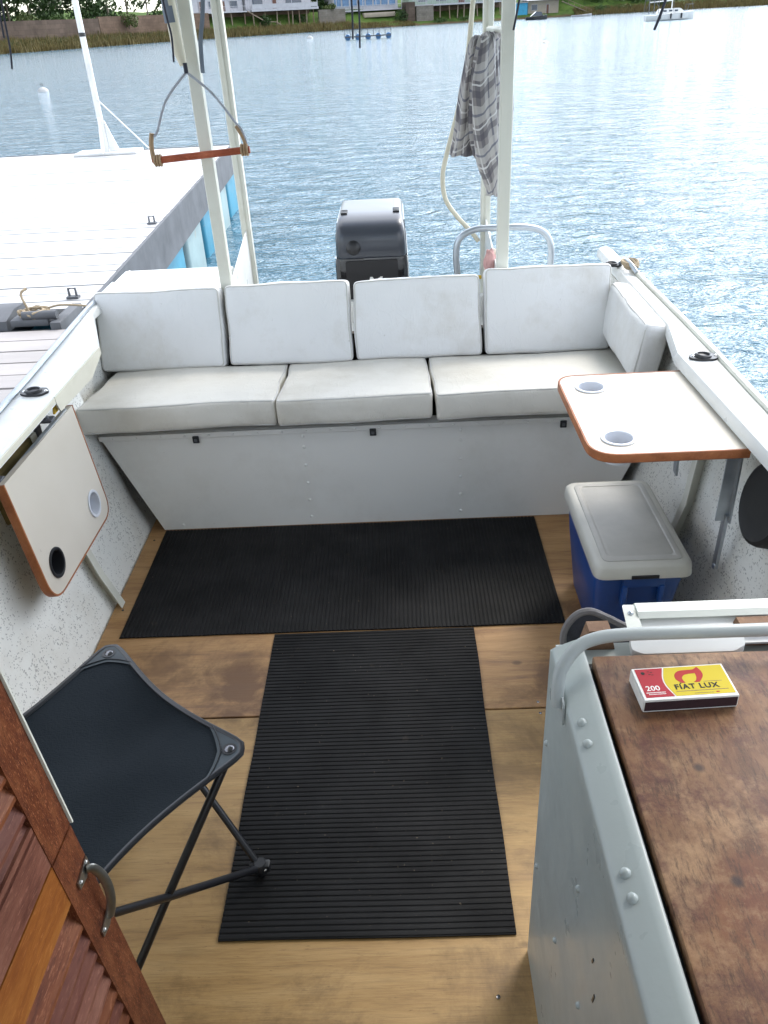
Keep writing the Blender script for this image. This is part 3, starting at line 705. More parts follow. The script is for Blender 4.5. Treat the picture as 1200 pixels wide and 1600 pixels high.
sb = smallboat('rowing_boat', 48, 236, 5.0, 'house_white', 'low white rowing boat by the foot of the ramp', 'boat', .6)
MB().box(46.5, 49, 235.6, 236.4, .0, .14).build('thwart', 'palewood', sb, 0)
# sailing yacht
Y0 = 119.0
yt = smallboat('sailing_yacht', 35.2, Y0, 6.0, 'float_white', 'white sailing yacht with fenders and rigging, moored at the right of the lake', 'sailboat', .95)
mb = MB(); mb.prism(rounded([(33.6, Y0-.7, .42), (33.9, Y0-.7, .95), (36.3, Y0-.7, .95), (37.0, Y0-.7, .45)], .15, 3), (0, 1.4, 0)); mb.build('cabin', 'float_white', yt)
for k in range(3): MB().box(34.2+k*.7, 34.6+k*.7, Y0-.72, Y0-.69, .62, .8).build('cabin_window', 'glassdark', yt, 0)
MB().tube([(35.4, Y0, .9), (35.4, Y0, 9.5)], .07, 8).build('mast', 'float_white', yt)
mb = MB(); mb.tube([(35.4, Y0, 1.8), (32.6, Y0, 1.7)], .06, 8); mb.build('boom', 'float_white', yt)
mb = MB()
for a, b in (((35.4, Y0, 9.3), (32.2, Y0, .7)), ((35.4, Y0, 9.3), (38.1, Y0, .8)), ((35.4, Y0, 9.3), (35.3, Y0-1.2, .6)), ((35.4, Y0, 6), (34.6, Y0+1.2, .6))): mb.tube([a, b], .018, 5)
mb.build('rigging', 'zinc', yt)
mb = MB()
for x in (32.3, 32.9, 33.5): mb.tube([(x, Y0-1, .5), (x, Y0-1, 1.9), (x, Y0+1, 1.9), (x, Y0+1, .5)], .03, 6)
mb.tube([(32.3, Y0-1, 1.9), (33.5, Y0-1, 1.9)], .03, 6); mb.tube([(32.3, Y0+1, 1.9), (33.5, Y0+1, 1.9)], .03, 6); mb.tube([(32.3, Y0-1, 1.2), (32.9, Y0+1, 2.6), (33.5, Y0-1, 1.2)], .03, 6); mb.build('stern_arch', 'zinc', yt)
mb = MB(); mb.tube([(37.2, Y0-.6, .6), (37.3, Y0-.6, 1.3), (38.1, Y0, 1.3), (37.3, Y0+.6, 1.3), (37.2, Y0+.6, .6)], .03, 6); mb.build('bow_rail', 'zinc', yt)
for k in range(3): MB().lathe([(.02, -.3), (.10, -.24), (.10, .24), (.02, .3)], (33.7+k*1.3, Y0-1.4, .15), (0, 0, 1), 10).build('fender', 'rubber', yt)

# =================================================================== DOCK
DZ = .42
def dedge(y): return -1.553-(y-3.9)*.0517
dk = thing('floating_dock', (-4, 6.9, DZ-.4), 'white planked floating dock with grey steel edge, the far one carrying the mast', 'dock')
mb = MB(); y = 3.87; yend = 9.98; rnd = random.Random(3)
while y < yend-.03:
    wd = min(.138, yend-y); x1 = dedge(y+wd/2)
    mb.box(-11.5, x1-rnd.uniform(0, .006), y+.006, y+wd-.006, DZ-.03, DZ+rnd.uniform(-.0015, .0015)); y += .14
mb.build('planks', 'planks', dk, 0)
mb = MB(); mb.prism([(dedge(3.87)+.022, 3.87, .14), (dedge(3.87)+.022, 3.87, DZ+.004), (dedge(3.87)+.002, 3.87, DZ+.004), (dedge(3.87)+.002, 3.87, .14)], (dedge(9.98)-dedge(3.87), 6.11, 0))
mb.box(-11.5, dedge(9.98)+.02, 9.985, 10.0, .14, DZ+.004); mb.build('steel_edge', 'zinc', dk, 0)
y = 4.1; k = 0
while y < 9.7:
    mb = MB(); x = dedge(y+.3)-.03; mb.box(x-.6, x, y, y+.62, -.55, .139, .05, 3); mb.build('float_drum', 'drumblue' if k % 2 == 0 else 'drumpale', dk); y += .92; k += 1
mb = MB(); mb.box(-11.4, dedge(9.98)-.25, 4.0, 9.9, -.1, DZ-.035); mb.build('underframe', 'rubber', dk, 0)  # dark colour stands in for the shade in the recess between the floats
for (x, y) in ((-1.70, 5.80), (-1.66, 4.05)):
    mb = MB(); mb.box(x-.03, x+.03, y-.02, y+.02, DZ+.002, DZ+.012); mb.tube([(x-.018, y, DZ+.01), (x-.018, y, DZ+.05), (x+.018, y, DZ+.05), (x+.018, y, DZ+.01)], .007, 6); mb.build('mooring_eye', 'zinc', dk)
dk2 = thing('floating_dock', (-4, 2, DZ-.4), 'worn pinkish planked dock section alongside the boat, the near one', 'dock')
def dedge2(y): return -1.52+(3.5-y)*.072
mb = MB(); y = 3.56-.14*32
while y < 3.55:
    mb.box(-9, dedge2(y+.07)-rnd.uniform(0, .005), y+.006, y+.134, DZ-.03, DZ+rnd.uniform(-.002, .002)); y += .14
mb.build('planks', 'planks2', dk2, 0)
mb = MB(); mb.prism([(dedge2(3.56)+.035, 3.56, .05), (dedge2(3.56)+.035, 3.56, DZ+.006), (dedge2(3.56)+.003, 3.56, DZ+.006), (dedge2(3.56)+.003, 3.56, .05)], (dedge2(-.9)-dedge2(3.56), -4.46, 0)); mb.build('rubber_edge', 'rubber', dk2, 0)
mb = MB(); mb.box(-9, -1.75, -.9, 3.5, -.4, DZ-.035); mb.build('underframe', 'rubber', dk2, 0)
gb = thing('gangway_joint', (-3, 3.7, DZ-.1), 'grey folded metal cover over the joint between the two dock sections', 'dock joint')
mb = MB(); mb.prism([(-9, 3.60, DZ-.02), (-9, 3.61, DZ+.03), (-9, 3.72, DZ+.055), (-9, 3.84, DZ+.05), (-9, 3.86, DZ-.02)], (7.18, 0, 0)); mb.build('cover', 'zinc', gb, 20)
mb = MB(); mb.box(-9, -1.60, 3.565, 3.598, DZ-.1, DZ-.01); mb.build('gap_beam', 'rubber', gb, 0)
for (x, y, lb) in ((-1.70, 3.66, 'tan rope knotted round the steel cleat at the dock joint'),):
    rk = thing('mooring_rope', (x, y, DZ), lb, 'rope'); mb = MB(); pts = []
    for i in range(60):
        a = i*.62; rr = .045+.012*math.sin(i*1.7); pts.append((x+math.cos(a)*rr*1.3, y+math.sin(a)*rr, DZ+.045+.02*math.sin(i*.9)))
    mb.tube(spline(pts, 2), .006, 6); mb.tube(spline([(x+.04, y, DZ+.06), (x+.12, y+.02, DZ+.075), (x+.26, y+.02, DZ+.06), (x+.38, y-.1, DZ+.05), (-1.165, 3.40, .45)], 6), .005, 6)
    mb.tube(spline([(x-.02, y, DZ+.05), (x-.05, y+.02, DZ+.13), (x-.03, y+.05, DZ+.15)], 4), .006, 6); mb.build('rope', 'rope', rk)
    mb = MB(); mb.box(-1.80, -1.62, 3.60, 3.70, DZ+.003, DZ+.035, .006); mb.tube([(-1.74, 3.62, DZ+.05), (-1.58, 3.62, DZ+.05)], .02, 10); mb.box(-1.60, -1.55, 3.56, 3.86, DZ-.1, DZ+.03, .004); mb.build('cleat', 'zinc', rk)
ms = thing('dock_mast', (-3.2, 9.72, DZ), 'tall thin white mast standing on the far corner of the dock', 'mast')
MB().tube([(-3.2, 9.72, DZ+.02), (-3.2, 9.72, 3.6)], .032, 12).build('pole', 'float_white', ms)
MB().tube([(-3.2, 9.72, 1.555), (-3.2, 9.72, 1.59)], .035, 12).build('band', 'black', ms)
mb = MB(); mb.box(-3.55, -2.85, 9.62, 9.95, DZ+.003, DZ+.03, .004); mb.prism([(-3.21, 9.62, DZ+.03), (-3.21, 9.55, DZ+.03), (-3.21, 9.67, DZ+.38), (-3.21, 9.72, DZ+.38)], (.02, 0, 0)); mb.prism([(-3.16, 9.71, DZ+.03), (-3.05, 9.71, DZ+.03), (-3.16, 9.71, DZ+.34)], (0, .02, 0)); mb.build('base_plate', 'float_white', ms)
MB().tube([(-3.18, 9.7, DZ+.55), (-2.75, 9.82, DZ+.03)], .008, 6).build('stay_rope', 'mx_white', ms)

# =================================================================== THE BOAT
hl = thing('boat_hull', (-.1, 1.5, -.3), 'white aluminium boat hull with wide gunwales and speckled inner sides', 'boat')
ys = [-1.6, -.6, .4, 1.0, 1.6, 1.9, 2.20, 2.45, 2.50, 2.56, 2.86, 3.15, 3.42]
def gin(y, sd):
    t = [(-2, -.985), (2.50, -.982), (2.86, -1.115), (4, -1.125)] if sd < 0 else [(-2, .80), (1, .80), (1.6, .790), (2.20, .780), (2.45, .826), (4, .826)]
    for (a, b), (c, d) in zip(t, t[1:]):
        if a <= y <= c: return b+(d-b)*(y-a)/(c-a)
def gout(y, sd):
    t = [(-2, -1.08), (1, -1.09), (2, -1.10), (2.85, -1.15), (4, -1.16)] if sd < 0 else [(-2, .885), (1, .885), (1.8, .887), (2.3, .895), (3.15, .888), (4, .885)]
    for (a, b), (c, d) in zip(t, t[1:]):
        if a <= y <= c: return b+(d-b)*(y-a)/(c-a)
for sd in (-1, 1):
    mb = MB(); fx = -.95 if sd < 0 else .75; n = 9
    for y in ys:
        go = gout(y, sd)-sd*.02
        if y > 2.54 and sd < 0: inn = [(fx-sd*.25, -.02), (fx, -.01), (fx-.09, .12), (-1.145, .3), (-1.148, .62), (-1.156, .62), (-1.156, .3), (fx-.12, -.1), (fx-sd*.25, -.5)]
        else: inn = [(fx-sd*.25, -.02), (fx, -.01), (fx+sd*.045, .12), (fx+sd*.09, .3), (go-sd*.005, .62), (go+sd*.012, .62), (go-sd*.0, .3), (fx+sd*.06, -.1), (fx-sd*.25, -.5)]
        for x, z in inn: mb.v.append(Vector((x, y, z)))
    for i in range(len(ys)-1):
        for j in range(n): mb.f.append([i*n+j, i*n+(j+1) % n, (i+1)*n+(j+1) % n, (i+1)*n+j])
    mb.f.append(list(range(n))[::-1]); mb.f.append([(len(ys)-1)*n+j for j in range(n)])
    mb.build('side_skin', 'hull', hl, 35)
    # gunwale box
    mb = MB(); n = 0
    for y in ys:
        gi, go = gin(y, sd), gout(y, sd)
        lz = .671 if sd < 0 else .664
        sec = [(gi, lz), (gi, .685), (gi+sd*.006, .697), (gi+sd*.018, .702), (go-sd*.02, .702), (go, .690), (go, .60), (go-sd*.006, .60), (go-sd*.006, lz-.003), (gi+sd*.006, lz-.003)]
        n = len(sec)
        for x, z in sec: mb.v.append(Vector((x, y, z)))
    for i in range(len(ys)-1):
        for j in range(n): mb.f.append([i*n+j, i*n+(j+1) % n, (i+1)*n+(j+1) % n, (i+1)*n+j])
    mb.f.append(list(range(n))[::-1]); mb.f.append([(len(ys)-1)*n+j for j in range(n)])
    mb.build('gunwale', 'gunwale', hl, 35)
    mb = MB(); mb.tube([(gout(y, sd)-sd*.012, y, .706) for y in ys[:-1]+[3.2]], .009, 8); mb.build('edge_bead', 'post' if sd > 0 else 'alu', hl)
# left cream inner lip band (fitted)
MB().box(-.9845, -.981, -1.5, 2.088, .6735, .691, .0012, 1).build('inner_lip', 'cream', hl)
MB().prism([(-.9845, 2.09, .691), (-.9845, 2.09, .672), (-.9845, 2.105, .642), (-.9845, 2.38, .632), (-.9845, 2.50, .668), (-.9845, 2.50, .691)], (.004, 0, 0)).build('inner_lip', 'cream', hl, 0)
# transom and stern platform
MB().box(-1.14, .875, 3.42, 3.47, -.55, .52, .006).build('transom', 'gunwale', hl)
MB().box(-.64, .74, 3.0, 3.418, .40, .43).build('stern_shelf', 'gunwale', hl, 0)
# deck box behind the left backrest
mb = MB(); mb.box(-1.155, -.69, 3.04, 3.415, .44, .703, .012, 3); mb.build('stern_box', 'gunwale', hl)
mb = MB(); mb.box(.44, .74, 3.1, 3.415, .44, .60, .012, 3); mb.build('stern_box', 'gunwale', hl)
# frames on the hull sides
def hullx(z, sd, y=2.0):
    fx = -.95 if sd < 0 else .75; go = gout(y, sd)-sd*.02
    pts = [(-.01, fx), (.12, fx+sd*.045), (.3, fx+sd*.09), (.62, go-sd*.005)]
    for (a, b), (c, d) in zip(pts, pts[1:]):
        if a <= z <= c: return b+(d-b)*(z-a)/(c-a)
    return fx
def rib(y, sd, dy=0.0, d=.035):
    mb = MB(); P = []
    for z in (0.001, .12, .3, .45, .61): P.append((z, hullx(z, sd, y), y+dy*z))
    for (z, x, yy), (z2, x2, y2) in zip(P, P[1:]):
        mb.add([(x+sd*.004, yy-.002, z), (x-sd*d, yy-.002, z), (x-sd*d, yy+.002, z), (x+sd*.004, yy+.002, z), (x2+sd*.004, y2-.002, z2), (x2-sd*d, y2-.002, z2), (x2-sd*d, y2+.002, z2), (x2+sd*.004, y2+.002, z2)],
               [(0, 1, 5, 4), (1, 2, 6, 5), (2, 3, 7, 6), (0, 3, 7, 4), (0, 1, 2, 3), (4, 5, 6, 7)])
        mb.add([(x-sd*d, yy-.002, z), (x-sd*d, yy-.03, z), (x-sd*(d-.003), yy-.03, z), (x-sd*(d-.003), yy-.002, z), (x2-sd*d, y2-.002, z2), (x2-sd*d, y2-.03, z2), (x2-sd*(d-.003), y2-.03, z2), (x2-sd*(d-.003), y2-.002, z2)],
               [(0, 1, 5, 4), (1, 2, 6, 5), (2, 3, 7, 6), (0, 3, 7, 4), (0, 1, 2, 3), (4, 5, 6, 7)])
    return mb.build('rib', 'post', hl, 0)
for y in (.7, 1.38, 2.04): rib(y, -1)
for y in (.7, 1.4, 2.04, 2.75): rib(y, 1)
# foam and clutter seen behind the folded table
mb = MB(); mb.box(-1.078, -1.045, 1.78, 2.04, .46, .60, .012); mb.build('buoyancy_foam', 'oldbrown', hl)
# speakers
for sd, cy, cz in ((1, 1.575, .565), (-1, 1.36, .49)):
    x = (hullx(cz, sd, cy)-sd*.045); ax = Vector((-sd, 0, .22 if sd > 0 else .22)).normalized()
    mb = MB(); mb.lathe([(.10, -.05), (.10, .0), (.097, .010), (.088, .015), (.080, .012), (.04, .013), (.006, .014)], (x, cy, cz), ax, 36); so_ = mb.build('speaker', 'rubber2', hl)
    mb = MB(); c0 = Vector((x, cy, cz)); mb.lathe([(.125, -.055), (.125, -.05), (.12, -.047)], c0, ax, 36); mb.build('speaker_pad', 'hull', so_)
# rod holders
for (x, y) in ((-1.04, 2.10), (.836, 2.14), (.815, 3.13)):
    mb = MB(); mb.prism(rounded([(x-.038, y-.012, .7025), (x-.012, y-.026, .7025), (x+.028, y-.026, .7025), (x+.044, y, .7025), (x+.028, y+.026, .7025), (x-.012, y+.026, .7025), (x-.038, y+.012, .7025)], .01, 3), (0, 0, .006))
    h_ = mb.build('rod_holder', 'black', hl)
    mb = MB(); mb.lathe([(.023, .0), (.022, .005), (.019, .007), (.0165, .006), (.0155, .002), (.014, .001)], (x, y, .7085), (.05, 0, 1), 24); mb.build('holder_rim', 'black', h_)
    mb = MB(); mb.rivet((x-.028, y, .7085), (0, 0, 1), .005); mb.rivet((x+.034, y, .7085), (0, 0, 1), .005); mb.build('screw', 'chrome', h_)
# stern cleat with knotted rope
ck = thing('cleat', (.862, 3.05, .7), 'small cleat with brown rope knotted round it, on the right stern gunwale', 'cleat')
mb = MB(); mb.tube(spline([(.845, 3.12, .712), (.85, 3.05, .74), (.872, 2.98, .712)], 5), .008, 8); mb.build('horn', 'alu', ck)
mb = MB(); pts = []
for i in range(48): a = i*.7; pts.append((.862+math.cos(a)*.024+.006*math.sin(i), 3.05+math.sin(a)*.03, .715+.022*abs(math.sin(i*.37))))
mb.tube(spline(pts, 2), .006, 6); mb.build('rope', 'rope', ck)

# deck floor: two sheets on a dark underlay
MB().box(-1.0, .82, -1.6, 3.0, -.06, -.019).build('floor_underlay', 'seatwood', None, 0)['kind'] = 'structure'
mb = MB(); mb.box(-.945, .745, 1.527, 2.6, -.018, 0.0, .0015, 1); o = mb.build('floor', 'ply1', None); o['kind'] = 'structure'; floor_o = o
mb = MB(); mb.box(-.945, .745, -1.6, 1.523, -.018, -.001, .0015, 1); o = mb.build('floor', 'ply2', None); o['kind'] = 'structure'

for x_, y_ in [(x, y) for x in (-.90, -.62, .32, .70) for y in (1.505, 1.545)]+[(-.915, 1.0), (-.915, 2.0), (-.915, 2.4), (-.5, .62), (.05, .62), (-.915, .3), (.13, .80)]:
    MB().lathe([(.004, 0), (.0038, .0006), (.0012, .0002)], (x_, y_, .0002), (0, 0, 1), 12).build('deck_screw', 'gunmetal', floor_o)
# bench front
bn = thing('bench_box', (-.1, 2.6, 0), 'grey white riveted metal bench box under the stern cushions', 'bench')
mb = MB(); mb.prism([(-.892, 2.465, .002), (.697, 2.465, .002), (.80, 2.465, .262), (.80, 2.465, .368), (-1.037, 2.465, .368)], (0, .008, 0)); mb.build('front_panel', 'panel', bn, 0)
mb = MB(); mb.box(-1.046, .81, 2.459, 2.473, .369, .388, .002, 1); mb.box(-1.046, .81, 2.473, 2.52, .380, .388, .001, 1)
for k in range(22): mb.rivet((-1.0+k*.083, 2.459, .378), (0, -1, 0), .0045)
mb.build('top_rail', 'panel', bn)
for x, z in [(x, z) for x in (-.35, .187) for z in (.035, .105, .175, .245, .315, .355)]+[(-.82, .02), (.62, .02)]: MB().rivet((x, 2.465, z), (0, -1, 0), .0062, .0045).build('rivet', 'panel', bn)
for x in (-.713, -.11, .53):
    l_ = MB().box(x-.011, x+.011, 2.452, 2.4585, .352, .378, .002, 1).build('latch', 'rubber', bn)
    MB().box(x-.005, x+.005, 2.448, 2.4515, .360, .370, .001, 1).build('latch_tab', 'zinc', l_)
MB().box(-1.05, .84, 2.50, 3.0, .335, .355).build('seat_board', 'seatwood', bn, 0)
MB().bar((-1.1, 3.0, .45), (.87, 3.0, .45), .03, .16).build('back_board', 'seatwood', bn, 0)

# ------------------------------------------------------------------ cushions
def cushion(name, dims, mat4, mat, label, group, puff=.012, r=.016, seed=1, wr=.004, taper=0.0):
    hx, hy, hz = [d/2 for d in dims]; hs = (hx, hy, hz)
    def axis(h, n):
        m_ = [-h, -h+r*.3, -h+r*.65, -h+r]; k = [(-h+r)+(2*h-2*r)*i/n for i in range(1, n)]
        return m_+k+[h-r, h-r*.65, h-r*.3, h]
    ax = [axis(hx, max(4, int(hx*2/.022))), axis(hy, max(3, int(hy*2/.022))), axis(hz, max(3, int(hz*2/.03)))]
    mb = MB(); off = Vector((seed*3.1, seed*1.7, 0))
    for a in range(3):
        b, c = (a+1) % 3, (a+2) % 3
        for sgn in (-1, 1):
            base = len(mb.v); nb, nc = len(ax[b]), len(ax[c])
            for u in ax[b]:
                for v in ax[c]:
                    p = [0, 0, 0]; p[a] = sgn*hs[a]; p[b] = u; p[c] = v; p = Vector(p)
                    inn = Vector([max(-hs[i]+r, min(hs[i]-r, p[i])) for i in range(3)]); d = p-inn
                    p = inn+d.normalized()*r if d.length > 1e-9 else p
                    q = [p.x/hx, p.y/hy, p.z/hz]
                    pf = 1.0
                    for i in range(3):
                        if i != a: pf *= max(0, 1-abs(q[i])**3.0)
                    nrm = Vector((0, 0, 0)); nrm[a] = sgn
                    disp = puff*pf*(1 if a == 2 else .5)
                    wv = noise.noise(Vector((p.x*7, p.y*7, p.z*7))+off)*wr*1.6+noise.noise(Vector((p.x*22, p.y*9, p.z*22))+off)*wr*.6
                    # seam pucker near edges
                    nx = noise.noise(Vector((p.x*38, p.y*38, p.z*38))+off)*wr*.35
                    sag = Vector((noise.noise(Vector((p.x*3, p.y*3, 1))+off), noise.noise(Vector((p.x*3, p.y*3, 5))+off), noise.noise(Vector((p.x*3, p.y*3, 9))+off)))*.006
                    p = p+nrm*disp+p.normalized()*(wv+nx)+sag
                    p.x *= 1+taper*q[1]
                    mb.v.append(mat4 @ p)
            for i in range(nb-1):
                for j in range(nc-1): mb.f.append([base+i*nc+j, base+(i+1)*nc+j, base+(i+1)*nc+j+1, base+i*nc+j+1])
    # weld
    bm = bmesh.new(); vs = [bm.verts.new(v) for v in mb.v]
    for f in mb.f:
        try: bm.faces.new([vs[i] for i in f])
        except ValueError: pass
    bmesh.ops.remove_doubles(bm, verts=bm.verts[:], dist=.0006)
    m2 = MB(); m2.frombm(bm)
    root = thing(name, mat4.translation-Vector((0, 0, dims[2]/2)), label, 'cushion', group)
    m2.build('cushion_body', mat, root, 60)
    # piping round both seams
    for sg in (1, -1):
        loop = []; e = r*.30
        cor = rounded([(-hx+e, -hy+e, 0), (hx-e, -hy+e, 0), (hx-e, hy-e, 0), (-hx+e, hy-e, 0)], r*1.2, 5)
        k = len(cor); full = []
        for i in range(k):
            A = cor[i]; B = cor[(i+1) % k]; nn = max(1, int((B-A).length/.03))
            for j in range(nn): full.append(A.lerp(B, j/nn))
        for p in full+full[:1]:
            p = Vector((p.x, p.y, sg*(hz-e)));
            wv = noise.noise(Vector((p.x*7, p.y*7, p.z*7))+off)*wr*1.6
            sag = Vector((noise.noise(Vector((p.x*3, p.y*3, 1))+off), noise.noise(Vector((p.x*3, p.y*3, 5))+off), noise.noise(Vector((p.x*3, p.y*3, 9))+off)))*.006
            p = p+p.normalized()*wv+sag; p.x *= 1+taper*p.y/hy; loop.append(mat4 @ p)
        pm = MB(); pm.tube(loop, .0032, 6, cap=False); pm.build('piping', 'pipe', root)
    return root
def TM(loc, rx=0, ry=0, rz=0): return Matrix.Translation(loc) @ Matrix.Rotation(rz, 4, 'Z') @ Matrix.Rotation(rx, 4, 'X') @ Matrix.Rotation(ry, 4, 'Y')
# seats (front edge y 2.41, bottom .425, top .515)
g1 = 'seat cushions on the stern bench'
seatz = .468
cushion('seat_cushion', (.655, .50, .088), TM((-.757, 2.660, seatz-.030), rx=R_(-7.0), rz=R_(1.0)), 'vinyl_seat', 'widest cream seat cushion with a creased front, at the left end of the stern bench', g1, .008, .013, 1, .006)
cushion('seat_cushion', (.51, .50, .088), TM((-.166, 2.66, seatz-.030), rx=R_(-7.0), rz=R_(.8)), 'vinyl_seat', 'shortest cream seat cushion, in the middle of the stern bench', g1, .008, .013, 2)
cushion('seat_cushion', (.70, .50, .088), TM((.452, 2.66, seatz-.030), rx=R_(-7.0), rz=R_(.6)), 'vinyl_seat', 'cream seat cushion reaching under the corner of the open table', g1, .008, .013, 3)
# backs
g2 = 'backrest cushions along the stern'
def back(x0, x1, zb, zt, yb, yt, lb, sd, rz=0, roll=0):
    hgt = math.hypot(zt-zb, yt-yb); ang = math.atan2(zt-zb, yt-yb)
    th = .085; n = Vector((0, -math.sin(ang), math.cos(ang)))
    c = Vector(((x0+x1)/2, (yb+yt)/2, (zb+zt)/2))-n*th/2*1.0
    return cushion('back_cushion', (x1-x0, hgt, th), Matrix.Translation(c) @ Matrix.Rotation(rz, 4, 'Z') @ Matrix.Rotation(ang, 4, 'X') @ Matrix.Rotation(roll, 4, 'Z'), 'vinyl', lb, g2, .007, .014, sd, .0035)
back(-1.142, -.670, .462, .737, 2.880, 2.960, 'stained white backrest cushion at the left end, nearest the dock', 11, rz=R_(-.4))
back(-.65, -.190, .460, .740, 2.885, 2.965, 'white backrest cushion second from the left, just right of the post', 12)
back(-.172, .294, .460, .736, 2.885, 2.965, 'white backrest cushion in front of the right half of the outboard motor', 13)
back(.312, .772, .466, .757, 2.875, 2.960, 'white backrest cushion below the shirt and right hand posts', 14)
# side bolster (leans on the right gunwale)
cushion('side_cushion', (.50, .19, .082), Matrix.Translation((.793, 2.700, .597)) @ Matrix.Rotation(R_(89), 4, 'Z') @ Matrix.Rotation(R_(98), 4, 'X'), 'vinyl', 'thick white bolster cushion leaning on the right gunwale beside the open table', None, .010, .02, 21, .005)

# ------------------------------------------------------------------ rubber mats
def ribmat(x0, x1, y0, y1, along, pitch, label, z=.001):
    mb = MB(); L0, L1 = (x0, x1) if along == 'y' else (y0, y1); n = int((L1-L0)/pitch); prof = []
    for i in range(n):
        a = L0+(L1-L0)*i/n; p = (L1-L0)/n
        prof += [(a, z+.0028), (a+p*.12, z+.0028), (a+p*.24, z+.0046), (a+p*.55, z+.0051), (a+p*.84, z+.0046), (a+p*.96, z+.0028)]
    prof.append((L1, z+.0018))
    nseg = 24; c0, c1 = (y0, y1) if along == 'y' else (x0, x1); k = len(prof)
    for j in range(nseg+1):
        c = c0+(c1-c0)*j/nseg
        for a, h in prof:
            wz = .0012*max(0, noise.noise(Vector((a*4, c*4, 0)))); wa = .0016*noise.noise(Vector((c*3, 7, a*1.5)))
            e = .003*noise.noise(Vector((a*5, c0 if j == 0 else c1, 2))) if j in (0, nseg) else 0
            mb.v.append(Vector((a+wa, c+e, h+wz)) if along == 'y' else Vector((c+e, a+wa, h+wz)))
    for j in range(nseg):
        for i in range(k-1): mb.f.append([j*k+i, j*k+i+1, (j+1)*k+i+1, (j+1)*k+i])
    # skirt
    b = len(mb.v); rim = [i for i in range(k)]+[(j+1)*k-1 for j in range(1, nseg+1)]+[nseg*k+i for i in range(k-2, -1, -1)]+[j*k for j in range(nseg-1, 0, -1)]
    for i in rim: v = mb.v[i]; mb.v.append(Vector((v.x, v.y, z)))
    m_ = len(rim)
    for i in range(m_): mb.f.append([rim[i], rim[(i+1) % m_], b+(i+1) % m_, b+i])
    return tag(mb.build('rubber_mat', 'mat', None, 30), label, 'mat', 'ribbed rubber mats on the deck')
ribmat(-.885, .45, 1.86, 2.455, 'y', .0125, 'wide black ribbed rubber mat lying across the deck in front of the bench')
ribmat(-.413, .179, .916, 1.853, 'x', .0125, 'upright black ribbed rubber mat down the middle of the deck, with crosswise ribs')

# ------------------------------------------------------------------ open table (right)
TZ = .66
tb = thing('fold_out_table', (.64, 1.98, TZ-.05), 'open cream fold-out table with wooden edge and two cup holders, on the right gunwale', 'table')
def table_parts(T, root, cupmats):
    # local: u across (0 hinge edge .. .368 free edge), v along (0..0.468), w up
    W_, L_ = .360, .482
    free = rounded([(0, 0, 0), (W_, 0, 0), (W_, L_, 0), (0, L_, 0)], [0, .07, .055, 0], 8)
    t = .016
    from mathutils.geometry import tessellate_polygon
    loops = [[Vector((p.x, p.y, 0)) for p in free]]+[[Vector((u+.0365*math.cos(a*math.pi/16), v+.0365*math.sin(a*math.pi/16), 0)) for a in range(32)] for u, v in ((.284, .080), (.284, .395))]
    flatp = [p for l in loops for p in l]; tris = tessellate_polygon(loops); nn = len(flatp)
    mb = MB(); mb.v = [T @ p for p in flatp]+[T @ (p+Vector((0, 0, -t))) for p in flatp]
    mb.f = [list(f) for f in tris]+[[i+nn for i in f][::-1] for f in tris]; b0 = 0
    for l in loops:
        for i in range(len(l)): j = (i+1) % len(l); mb.f.append([b0+i, b0+j, b0+j+nn, b0+i+nn])
        b0 += len(l)
    top = mb.build('table_top', 'laminate', root, 30)
    # edging strip
    path = [p for p in free][:]; pts = path[:]
    # strip follows v=0 side, rounded free side, v=L side
    inner = [p.copy() for p in pts]
    em = MB(); k = len(pts); base = 0
    def off(i):
        a = pts[max(i-1, 0)]; b = pts[min(i+1, k-1)]; d = (b-a).normalized(); return Vector((d.y, -d.x, 0))
    for i in range(k):
        o_ = off(i); q = pts[i]
        for (dd, h) in ((.0004, -t-.006), (.0004, .0008), (.005, .0008), (.0065, -.002), (.0065, -t-.004), (.005, -t-.006)): em.v.append(T @ (q+o_*dd+Vector((0, 0, h))))
    for i in range(k-1):
        for j in range(6): em.f.append([i*6+j, i*6+(j+1) % 6, (i+1)*6+(j+1) % 6, (i+1)*6+j])
    em.f.append([0, 1, 2, 3, 4, 5]); em.f.append([(k-1)*6+j for j in range(6)][::-1]); em.build('wooden_edge', 'edgewood', root, 30)
    for (u, v), cm in zip(((.284, .080), (.284, .395)), cupmats):
        c = T @ Vector((u, v, 0)); axz = T.to_3x3() @ Vector((0, 0, 1))
        mb = MB(); mb.lathe([(.003, -.058), (.031, -.058), (.033, -.02), (.0355, .0005), (.0425, .0008), (.042, .0035), (.037, .0045), (.034, .003), (.031, -.02), (.029, -.052), (.003, -.052)], c, axz, 40); mb.build('cup_holder', cm, root, 50)
T1 = Matrix(((-1, 0, 0, .797), (0, 1, 0, 1.671), (0, 0, 1, TZ), (0, 0, 0, 1)))
table_parts(T1, tb, ('cupwhite', 'cupwhite'))
mb = MB(); mb.bar((.790, 1.70, .642), (.796, 1.71, .44), .035, .004, (1, 0, 0)); mb.bar((.776, 1.70, .642), (.780, 1.71, .44), .004, .03, (1, 0, 0)); mb.bar((.790, 1.71, .46), (.806, 1.75, .27), .022, .008, (1, 0, 0)); mb.rivet((.800, 1.742, .275), (-1, -.2, 0), .009)
mb.build('bracket', 'alu', tb)
mb = MB(); mb.bar((.770, 2.06, .642), (.795, 2.10, .36), .028, .006, (1, 0, 0)); mb.build('bracket', 'alu', tb)
mb = MB(); mb.bar((.806, 1.68, .648), (.806, 2.14, .648), .012, .008); mb.build('hinge', 'alu', tb)
